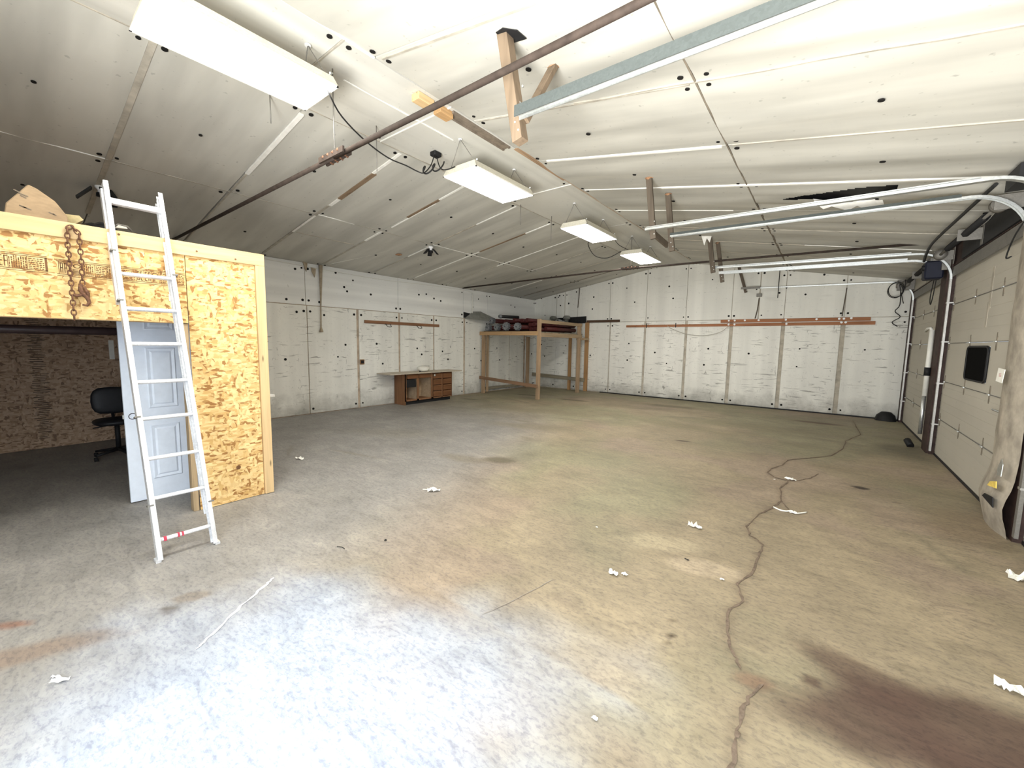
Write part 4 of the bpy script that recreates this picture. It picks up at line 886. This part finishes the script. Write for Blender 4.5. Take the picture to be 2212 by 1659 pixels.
# ------------------------------------------------------------ rails on the back wall
YB = Y1 - .026
o = MB().prism([(-5.33, YB, 2.24), (.83, YB, 2.25), (.83, YB, 2.33), (-5.33, YB, 2.31)], (0, -.03, 0)).build('wall_rail', M_redboard_x, bevel=.003); tag(o, 'long reddish brown lower rail on the back wall', 'rail')
o2 = MB().prism([(-2.51, YB, 2.345), (.74, YB, 2.345), (.74, YB, 2.43), (-2.51, YB, 2.43)], (0, -.03, 0)).build('wall_rail', M_redboard_x, bevel=.003); tag(o2, 'shorter reddish brown upper rail on the back wall, above the long one', 'rail')
for (x, z, t) in ((-2.3, 2.40, 2), (-2.15, 2.40, 2), (-1.9, 2.40, 2), (-1.57, 2.40, 2), (-.95, 2.40, 2), (-.3, 2.40, 2), (.15, 2.40, 2), (.24, 2.40, 2), (.38, 2.41, 2), (-2.3, 2.29, 1), (-2.15, 2.29, 1), (-.93, 2.29, 1), (.20, 2.31, 1), (.28, 2.31, 1)):
    MB().disc((x, YB - .03, z), (0, -1, 0), .026, .006, 12).build('white_cap', M_ledwhite, o2 if t == 2 else o)
for x in (-4.65, -3.75): MB().box(x - .01, x + .01, YB - .04, YB - .03, 2.22, 2.36).build('nail_strip', M_black, o)
cable('loop_cable', [(-4.0, YB - .04, 2.28), (-3.85, YB - .05, 2.18), (-3.4, YB - .04, 2.02), (-2.9, YB - .04, 1.98), (-2.5, YB - .04, 2.08), (-2.3, YB - .05, 2.24)], .008, M_dull_strip, 'thin grey cable drooping below the long rail on the back wall')
cable('hanging_cable', [(-7.10, YB - .04, 3.68), (-7.12, YB - .04, 3.3), (-7.15, YB - .04, 2.95)], .014, M_hang_dark, 'dark cord hanging down the back wall above the rack', 'cord')
cable('hanging_rod', [(-1.12, 12.4, 3.71), (-1.12, 12.4, 2.92)], .010, M_cable, 'thin dark rod hanging before the back wall under the far track', 'rod')
cable('wall_crack_strip', [(-1.60, YB - .01, 3.0), (-1.62, YB - .01, 2.7), (-1.66, YB - .01, 2.45)], .014, M_hang_dark, 'dark jagged sliver along a joint of the back wall under the far track', 'sliver')
cable('wall_crack_strip', [(.24, YB - .01, 3.15), (.22, YB - .01, 2.8), (.20, YB - .01, 2.46)], .012, M_hang_dark, 'dark sliver in the joint near the right end of the back wall', 'sliver')
m = MB(); m.box(-2.0, -1.55, 12.62, 12.66, 3.22, 3.27); m.box(-1.62, -1.50, 12.60, 12.70, 3.0, 3.08); o = m.build('track_splice', M_galvd); tag(o, 'grey splice plate hung at the end of the farthest track', 'bracket')

# ------------------------------------------------------------ plywood office
XF = -4.69; ZO = 2.53
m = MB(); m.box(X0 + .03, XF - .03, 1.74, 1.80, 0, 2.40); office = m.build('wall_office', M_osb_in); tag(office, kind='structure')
MB().box(XF - .012, XF, -1.25, 1.150, 1.80, 2.41).build('header_sheet', M_osb, office)
MB().box(XF - .012, XF, 1.156, 1.72, .005, 2.41).build('side_sheet', M_osb_v, office)
MB().box(XF - .012, XF + .022, -1.25, 1.81, 2.41, ZO).build('top_board', M_pine_y, office, bevel=.003)
MB().box(XF - .012, XF + .022, 1.725, 1.81, .005, 2.41).build('corner_board', M_pine_z, office, bevel=.003)
MB().box(XF - .10, XF - .012, 1.105, 1.150, 0, 2.40).build('stud', wood('stud_edge', (.48, .36, .22), 'z'), office, bevel=.003)
MB().box(XF - .05, XF - .012, 1.68, 1.74, 0, 2.40).build('stud', M_pine_z, office)
MB().box(XF - .15, XF - .012, -1.25, 1.15, 1.795, 1.835).build('header_bottom', M_pine_y, office)
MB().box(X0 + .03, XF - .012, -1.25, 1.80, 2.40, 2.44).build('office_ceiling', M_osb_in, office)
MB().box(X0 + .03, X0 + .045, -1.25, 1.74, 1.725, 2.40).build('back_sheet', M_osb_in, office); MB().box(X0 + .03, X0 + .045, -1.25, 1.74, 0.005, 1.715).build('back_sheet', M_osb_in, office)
m = MB(); m.box(X0 + .045, X0 + .05, -1.25, 1.70, 1.70, 1.725); m.build('sheet_joint', M_paper, office)  # joint strip with its highlight put in as a pale colour
# grade stamps printed on the sheets (flat print)
def stamp(y0, y1, z0, z1, x, mat, parent, seed, end=None):
    rd = random.Random(seed); mb = MB(); t = .0015
    def rc(a, b, c, d): mb.box(x, x + t, min(a, b), max(a, b), min(c, d), max(c, d))
    rc(y0, y1, z1 - .004, z1); rc(y0, y1, z0, z0 + .004); rc(y0, y1, z1 + .008, z1 + .011) ; rc(y0, y1, z0 - .012, z0 - .009)
    y = y0 + .01
    while y < y1 - .03:
        w = rd.choice((.05, .065, .09)); w = min(w, y1 - y - .004); k = rd.randint(0, 3)
        rc(y, y + .0025, z0, z1)
        if k == 0:   # round mark over short lines of print
            cx = y + w / 2; cz = z0 + (z1 - z0) * .72; P = [(x + t, cx + .018 * math.cos(a * PI / 6), cz + .014 * math.sin(a * PI / 6)) for a in range(12)]
            mb.tube(P, .0028, 4, True)
            for q in range(4): rc(y + .008, y + w - .008 - rd.uniform(0, .02), z0 + .008 + q * .011, z0 + .013 + q * .011)
        elif k == 1: # upright rows of print
            n = int(w / .011)
            for q in range(n):
                zz = z0 + .008
                while zz < z1 - .015: h = rd.uniform(.006, .022); rc(y + .006 + q * .011, y + .011 + q * .011, zz, min(zz + h, z1 - .008)); zz += h + .005
        elif k == 2: # bold block characters
            n = max(1, int(w / .022))
            for q in range(n):
                yy = y + .008 + q * .022
                rc(yy, yy + .005, z0 + .012, z1 - .012); rc(yy, yy + .015, z1 - .018, z1 - .012)
                if rd.random() < .7: rc(yy, yy + .014, (z0 + z1) / 2 - .003, (z0 + z1) / 2 + .003)
                if rd.random() < .6: rc(yy + .011, yy + .015, z0 + .012, z1 - .012)
                if rd.random() < .5: rc(yy, yy + .015, z0 + .012, z0 + .018)
        else:
            for q in range(6):
                yy = y + .008
                while yy < y + w - .012: l = rd.uniform(.005, .018); rc(yy, min(yy + l, y + w - .006), z0 + .010 + q * .014, z0 + .016 + q * .014); yy += l + .005
        y += w
    if end: rc(y1 - .012, y1, z0, z1)
    o = mb.build('grade_stamp', mat, parent); tag(o, kind='stuff'); return o
stamp(-1.1, .315, 2.145, 2.245, XF + .0005, M_ink, office, 4, end=True); stamp(.36, 1.145, 2.135, 2.235, XF + .0005, M_ink, office, 9)
mb = MB(); rd = random.Random(3); z = .15
while z < 2.3:
    h = rd.uniform(.008, .02); mb.box(X0 + .045, X0 + .047, .36 + rd.uniform(-.03, .03), .47 + rd.uniform(-.03, .05), z, z + h * .6); z += h + .012
o = mb.build('grade_stamp', M_inkdim, office); tag(o, kind='stuff')
MB().box(X0 + .05, X0 + .055, 1.17, 1.23, 1.30, 1.60).build('paper_strip', M_paper, office)
r = thing('wall_label', (XF + .002, 1.05, 2.0), 'small white printed label on the plywood header behind the ladder', 'label')
MB().box(XF + .001, XF + .003, 1.02, 1.09, 1.99, 2.05).build('sheet', M_paper, r)
mb = MB()
for k in range(3): mb.box(XF + .003, XF + .004, 1.03 + k * .02, 1.04 + k * .02, 1.997, 2.035)
tag(mb.build('print', M_black, r), kind='stuff')
for (y, z) in ((.10, 2.49), (.72, 2.50), (1.24, 2.46), (1.55, 2.44)): MB().disc((XF + .022, y, z), (1, 0, 0), .009, .002, 8).build('knot', M_ink, office)
MB().disc((XF + .0, 1.49, .35), (1, 0, 0), .022, .003, 7).build('knot_hole', M_ink, office)
o = MB().tube([(-5.62, -1.2, 1.715), (-5.62, 1.73, 1.715)], .038, 12).build('hanging_pipe', simple('dark_brown_pipe', (.03, .018, .018), .45)); tag(o, 'dark brown pipe spanning across inside the plywood room', 'pipe')
# narrow white interior door standing in the office
def idoor():
    x = -5.40; y0, y1 = .77, 1.38; r = thing('white_door', (x, (y0 + y1) / 2, 0), 'narrow white moulded door standing in the plywood room behind the ladder', 'door')
    MB().box(x - .035, x, y0, y1, .008, 2.03).build('slab', M_doorwhite, r, bevel=.003)
    for (z0, z1) in ((.21, .775), (.945, 1.56), (1.735, 1.93)):
        a, b = .955, 1.195; mb = MB()
        # moulded frame, sloping in, then a raised field
        o1 = [(x + .000, a, z0), (x + .000, b, z0), (x + .000, b, z1), (x + .000, a, z1)]; o2 = [(x + .010, a + .010, z0 + .010), (x + .010, b - .010, z0 + .010), (x + .010, b - .010, z1 - .010), (x + .010, a + .010, z1 - .010)]
        o3 = [(x + .002, a + .035, z0 + .035), (x + .002, b - .035, z0 + .035), (x + .002, b - .035, z1 - .035), (x + .002, a + .035, z1 - .035)]; o4 = [(x + .012, a + .05, z0 + .05), (x + .012, b - .05, z0 + .05), (x + .012, b - .05, z1 - .05), (x + .012, a + .05, z1 - .05)]
        mb.add(o1 + o2 + o3 + o4, [(i + k * 4, (i + 1) % 4 + k * 4, (i + 1) % 4 + 4 + k * 4, i + 4 + k * 4) for k in range(3) for i in range(4)] + [(12, 13, 14, 15)])
        mb.build('door_panel', M_doorwhite, r, fix=False)
    MB().lathe((x, .83, .88), [(.032, 0), (.032, .003), (.026, .003), (.026, .0)], 16, (1, 0, 0)).build('knob_hole_rim', M_black, r)
    MB().box(x - .03, x - .005, y0 - .012, y0, .86, .90).build('latch', M_galv, r)
    return r
idoor()
# swivel chair in the dark of the office
def chair():
    cx, cy = -7.72, 1.02; r = thing('office_chair', (cx, cy, 0), 'black swivel office chair in the shade of the plywood room', 'chair')
    def pad(cx, cy, cz, sx, sy, sz, ry=0):
        vs = []; n, mm = 18, 8
        for j in range(mm + 1):
            p = -PI / 2 + PI * j / mm
            for i in range(n):
                t = 2 * PI * i / n; f = lambda q, e: math.copysign(abs(q) ** e, q)
                v = Vector((sx * f(math.cos(p), .5) * f(math.cos(t), .7), sy * f(math.cos(p), .5) * f(math.sin(t), .7), sz * f(math.sin(p), .8)))
                v.rotate(Matrix.Rotation(ry, 3, 'Y')); vs.append(v + Vector((cx, cy, cz)))
        return MB().add(vs, [(j * n + i, j * n + (i + 1) % n, (j + 1) * n + (i + 1) % n, (j + 1) * n + i) for j in range(mm) for i in range(n)], True)
    pad(cx, cy, .50, .24, .24, .045).build('seat', M_chair, r); pad(cx - .20, cy, .77, .04, .22, .19, -.1).build('backrest', M_chair, r)
    MB().tube([(cx - .05, cy, .46), (cx - .24, cy, .50), (cx - .25, cy, .68)], .018, 8).build('back_bar', M_black, r)
    MB().tube([(cx, cy, .10), (cx, cy, .46)], .028, 10).build('gas_column', M_black, r); MB().tube([(cx, cy - .05, .45), (cx + .05, cy - .24, .44)], .008, 6).build('lever', M_black, r)
    for k in range(5):
        a = k * 2 * PI / 5 + .2; e = (cx + .28 * math.cos(a), cy + .28 * math.sin(a), .075)
        lg = MB().tube([(cx, cy, .11), e], .02, 6, rs=[.028, .016]).build('base_leg', M_black, r)
        MB().tube([(e[0], e[1] - .02, .028), (e[0], e[1] + .02, .028)], .027, 10).build('caster', M_black, lg)
    return r
chair()
# brown table with a white top behind the office corner
r = thing('side_table', (-5.95, 2.27, 0), 'brown table with a white top peeking out behind the plywood room', 'table')
MB().box(-6.5, -5.50, 1.86, 2.19, .935, .965).build('table_top', M_white, r, bevel=.003)
MB().box(-6.45, -5.55, 1.88, 2.14, .02, .935).build('table_body', M_deskside, r)
MB().box(-6.42, -5.60, 1.90, 2.12, .0, .02).build('plinth', M_black, r)

# things stored on top of the office
r = thing('cardboard_sack', (-5.05, .27, ZO), 'tan cardboard carton with smudged print lying on the office roof', 'carton')
prof = [(-5.0, .12, 2.45), (-5.0, .155, 2.66), (-5.0, .275, 2.83), (-5.0, .32, 2.81), (-5.0, .41, 2.74), (-5.0, .47, 2.64), (-5.0, .49, 2.45)]
MB().prism(prof, (-.35, .02, 0)).build('carton_body', M_card, r, bevel=.006)
mb = MB()
for (y, z, l) in ((.20, 2.77, .03), (.22, 2.75, .05), (.23, 2.735, .03), (.22, 2.66, .035), (.24, 2.652, .04), (.37, 2.645, .03), (.39, 2.64, .02)): mb.bar((-4.998, y, z), (-4.998, y + l, z - .014), .002, .008)
tag(mb.build('print', simple('faded_print', (.20, .16, .12), .9, bmp=0), r), kind='stuff')
o = MB().prism([(-5.2, .44, 2.69), (-5.2, .56, 2.70), (-5.2, .585, 2.67), (-5.2, .50, 2.60), (-5.2, .46, 2.60)], (-.3, 0, .0)).build('foam_offcut', simple('pale_foam', (.62, .52, .28), .8)); tag(o, 'pale yellow foam offcut beside the carton on the office roof', 'offcut')
def lump(name, c, s, mat, label, cat, seed=1, flat=.0):
    rd = random.Random(seed); n, mm = 16, 9; vs = []
    for j in range(mm + 1):
        p = -PI / 2 + PI * j / mm
        for i in range(n):
            t = 2 * PI * i / n; d = Vector((math.cos(p) * math.cos(t), math.cos(p) * math.sin(t), math.sin(p))); k = 1 + .35 * mnoise.noise(d * 1.7 + Vector((seed, 0, 0))) + .12 * mnoise.noise(d * 6)
            vs.append((c[0] + d.x * s[0] * k, c[1] + d.y * s[1] * k, max(c[2] + d.z * s[2] * k, flat)))
    o = MB().add(vs, [(j * n + i, j * n + (i + 1) % n, (j + 1) * n + (i + 1) % n, (j + 1) * n + i) for j in range(mm) for i in range(n)], True).build(name, mat)
    return tag(o, label, cat)
lump('black_bag', (-5.1, .66, 2.55), (.20, .13, .085), M_black, 'slumped black bag on the office roof left of the ladder', 'bag', 3, 2.45)
lump('black_bag', (-5.1, .95, 2.54), (.16, .11, .055), M_black, 'low dark bag on the office roof behind the ladder', 'bag', 8, 2.45)
o = MB().tube([(-5.0, .73, 2.60), (-5.0, .77, 2.645), (-5.0, .83, 2.64), (-5.0, .86, 2.605)], .008, 6).build('bent_wire', M_galvd); tag(o, 'bent grey wire bow on the office roof behind the ladder', 'wire')
o = MB().prism([(-4.98, .75, 2.61), (-4.98, .83, 2.615), (-4.98, .82, 2.63), (-4.98, .77, 2.635)], (-.02, 0, 0)).build('paper_scrap', M_paper); tag(o, 'white scrap lying on the office roof behind the ladder', 'paper')

# ------------------------------------------------------------ ladder
def ladder():
    P = lambda z: -3.84 - z * (.82 / 2.53)
    r = thing('ladder', (-3.84, .84, 0), 'tall aluminium ladder leaning against the plywood room', 'ladder')
    ya, yb = .665, 1.035; D = Vector((-.82, 0, 2.53)).normalized()
    def rail(y, z0, z1, w, d, off=0):
        mb = MB(); a = Vector((P(z0) + off, y, z0)); b = Vector((P(z1) + off, y, z1)); up = Vector((D.z, 0, -D.x)).normalized() * 1
        # channel: web and two flanges
        mb.bar(a, b, .005, d, (1, 0, .3)); s = 1 if y > .85 else -1
        nn = D.cross(Vector((0, 1, 0))).normalized()
        for q in (-1, 1): mb.bar(a + nn * (q * d / 2) + Vector((0, -s * w / 2, 0)), b + nn * (q * d / 2) + Vector((0, -s * w / 2, 0)), w, .004, tuple(nn))
        return mb
    rail(ya, .0, 2.92, .028, .070).build('side_rail', M_alu, r); rail(yb, .0, 2.92, .028, .070).build('side_rail', M_alu, r)
    rail(ya - .012, 1.93, 2.86, .025, .060, -.05).build('fly_rail', M_alu, r); rail(yb - .012, .22, 2.86, .022, .055, -.05).build('fly_rail', M_alu, r)
    for z in (.14, .44, .73, 1.03, 1.31, 1.61, 1.89, 2.17):
        MB().bar((P(z), ya, z), (P(z), yb, z), .034, .028, (-.3, 0, 1)).build('rung', M_alu, r, bevel=.006)
    MB().bar((P(2.77), ya, 2.77), (P(2.77), yb, 2.77), .04, .05, (-.3, 0, 1)).build('top_rung', M_alu, r, bevel=.006)
    for y in (.715, .80, .825): MB().bar((P(.14), y, .14), (P(.14), y + (.018 if y < .8 else .012), .14), .040, .034, (-.3, 0, 1)).build('tape', M_redtape, r)
    mb = MB()
    for (y, z) in ((ya, 1.05), (ya, 2.35), (ya, 1.95), (yb, 2.2), (ya, .40), (yb, .33)): mb.bar((P(z) + .02, y - .018, z), (P(z) + .02, y + .018, z), .05, .012, (-.3, 0, 1))
    tag(mb.build('clamp', M_galvd, r), kind='stuff')
    for y in (ya, yb): MB().box(-3.872, -3.80, y - .016, y + .016, .0, .02).build('foot', M_alu, r)
    return r
ladder()

# ------------------------------------------------------------ chain with hook
def chain():
    r = thing('rusty_chain', (XF + .05, .45, 2.46), 'rusty brown chain with a grab hook hanging on the plywood header', 'chain')
    x = XF + .045; k = [0]
    def link(c, d, rot):
        c = Vector(c); d = Vector(d).normalized(); side = Vector((0, 1, 0)) if rot else Vector((1, 0, 0)); side = (side - d * side.dot(d)).normalized()
        P = []
        for i in range(12):
            a = 2 * PI * i / 12; P.append(c + d * (.024 * math.cos(a)) + side * (.0135 * math.sin(a)))
        MB().tube(P, .0048, 6, True).build('link', M_rust, r, fix=False)
    def run(p0, p1):
        p0 = Vector(p0); p1 = Vector(p1); L = (p1 - p0).length; n = max(1, round(L / .036)); d = p1 - p0
        for i in range(n):
            link(p0 + d * ((i + .5) / n), d + Vector((0, 0, 0)), k[0] % 2); k[0] += 1
    run((x, .430, 2.48), (x, .425, 2.37)); run((x, .425, 2.37), (x, .425, 2.20)); run((x, .425, 2.20), (x, .425, 1.79))
    run((x, .430, 2.48), (x, .455, 2.50)); run((x, .455, 2.50), (x, .490, 2.45)); run((x, .49, 2.45), (x, .490, 2.22)); run((x, .49, 2.22), (x, .485, 2.06))
    MB().tube([(x, .475, 2.07), (x, .472, 2.02), (x, .49, 1.985), (x, .505, 1.965), (x, .515, 1.93), (x, .50, 1.905), (x, .475, 1.91)], .012, 8, rs=[.012, .016, .016, .014, .012, .010, .007]).build('hook', M_rust, r)
    MB().tube([(x, .49, 2.05), (x, .512, 2.0), (x, .508, 1.965)], .011, 8).build('hook_shank', M_rust, r)
    MB().tube([(x, .43, 1.985), (x, .45, 1.975), (x, .47, 1.985), (x, .50, 1.99)], .012, 8).build('clevis', M_rust, r)
    MB().tube([(XF, .455, 2.50), (x + .01, .455, 2.50)], .006, 6).build('nail', M_galvd, r)
chain()

# ------------------------------------------------------------ litter on the floor
def scrap(x, y, s, seed, label, mat=None, name='paper_scrap', cat='litter', hgt=.5, asp=1.0, rot=0.0):
    rd = random.Random(seed); n = 7; vs = []; fs = []
    for i in range(n):
        for j in range(5):
            u = (i / (n - 1) - .5) * 2 * s; v = (j / 4 - .5) * 2 * s * asp * (1 - .5 * abs(i / (n - 1) - .5) * 2 * rd.uniform(.3, 1.2))
            c, q = math.cos(rot), math.sin(rot)
            vs.append((x + u * c - v * q + rd.uniform(-.1, .1) * s, y + u * q + v * c + rd.uniform(-.1, .1) * s, .006 + rd.random() ** 1.5 * s * hgt))
    fs = [(i * 5 + j, (i + 1) * 5 + j, (i + 1) * 5 + j + 1, i * 5 + j + 1) for i in range(n - 1) for j in range(4)]
    mb = MB(); mb.add(vs, fs)
    o = mb.build(name, mat or M_paper, fix=False); return tag(o, label, cat)
scrap(-5.72, 2.56, .07, 1, 'torn white paper scrap on the floor beside the plywood room corner', asp=.35, rot=.3)
scrap(-3.37, 2.95, .07, 2, 'crumpled white tissue lying mid-floor left of centre', asp=.5, rot=.8)
cable('twist_tie', [(-3.50, 2.90, .006), (-3.44, 2.92, .012), (-3.39, 2.94, .006)], .004, M_paper, 'thin white stick end beside the crumpled tissue', 'litter')
scrap(-.26, 6.12, .06, 3, 'off-white scrap lying on the crack where it loops', asp=.6)
cable('string', [(-.33, 4.93, .008), (-.27, 4.88, .008), (-.22, 4.88, .010), (-.17, 4.90, .02), (-.14, 4.87, .012), (-.05, 4.99, .008)], .007, M_paper, 'pale string with a knot lying beside the crack', 'string')
scrap(-.16, 4.89, .03, 12, 'small pale knot of paper on the string beside the crack', asp=.8)
scrap(-.85, 3.89, .055, 4, 'folded cream paper scrap right of centre on the floor', asp=.5, hgt=.9)
scrap(-1.12, 2.69, .035, 5, 'white crushed wrapper on the floor, left half of a pair of pieces', asp=.8); scrap(-1.05, 2.73, .022, 6, 'white flake right beside the crushed wrapper', asp=.8)
scrap(-.7, 1.55, .014, 7, 'tiny white flake on the floor near the bottom edge', asp=.8)
scrap(-2.81, .10, .035, 8, 'white cigarette pack liner on the floor at the lower left', asp=.3, rot=1.0); scrap(-2.86, .09, .022, 18, 'thin white paper strip at the lower left next to the liner', asp=.3, rot=.6)
scrap(.83, 2.97, .05, 9, 'white foam piece on the floor at the right edge', asp=.45, rot=-.2, hgt=1.0)
scrap(1.24, 4.52, .07, 10, 'beige crumpled paper by the right wall near the frame edge', asp=.6, hgt=1.0)
scrap(-.48, 3.12, .014, 11, 'tiny white chip with a dark line near the crack', asp=1); scrap(-1.55, 3.3, .010, 13, 'tiny white crumb mid-floor', asp=1)
scrap(-.42, 6.0, .014, 14, 'tiny white chip left of the crack loop', asp=1)
scrap(-2.81, 1.93, .012, 15, 'small dark chip on the bright concrete', M_black, 'dark_chip'); cable('dark_twig', [(-3.02, 1.62, .004), (-2.98, 1.64, .006), (-2.94, 1.64, .004)], .003, M_black, 'thin dark twig on the bright concrete near the ladder', 'twig')
scrap(-.75, 3.24, .018, 16, 'small black leaf fragment on the floor right of centre', M_black, 'dark_chip', asp=.4)
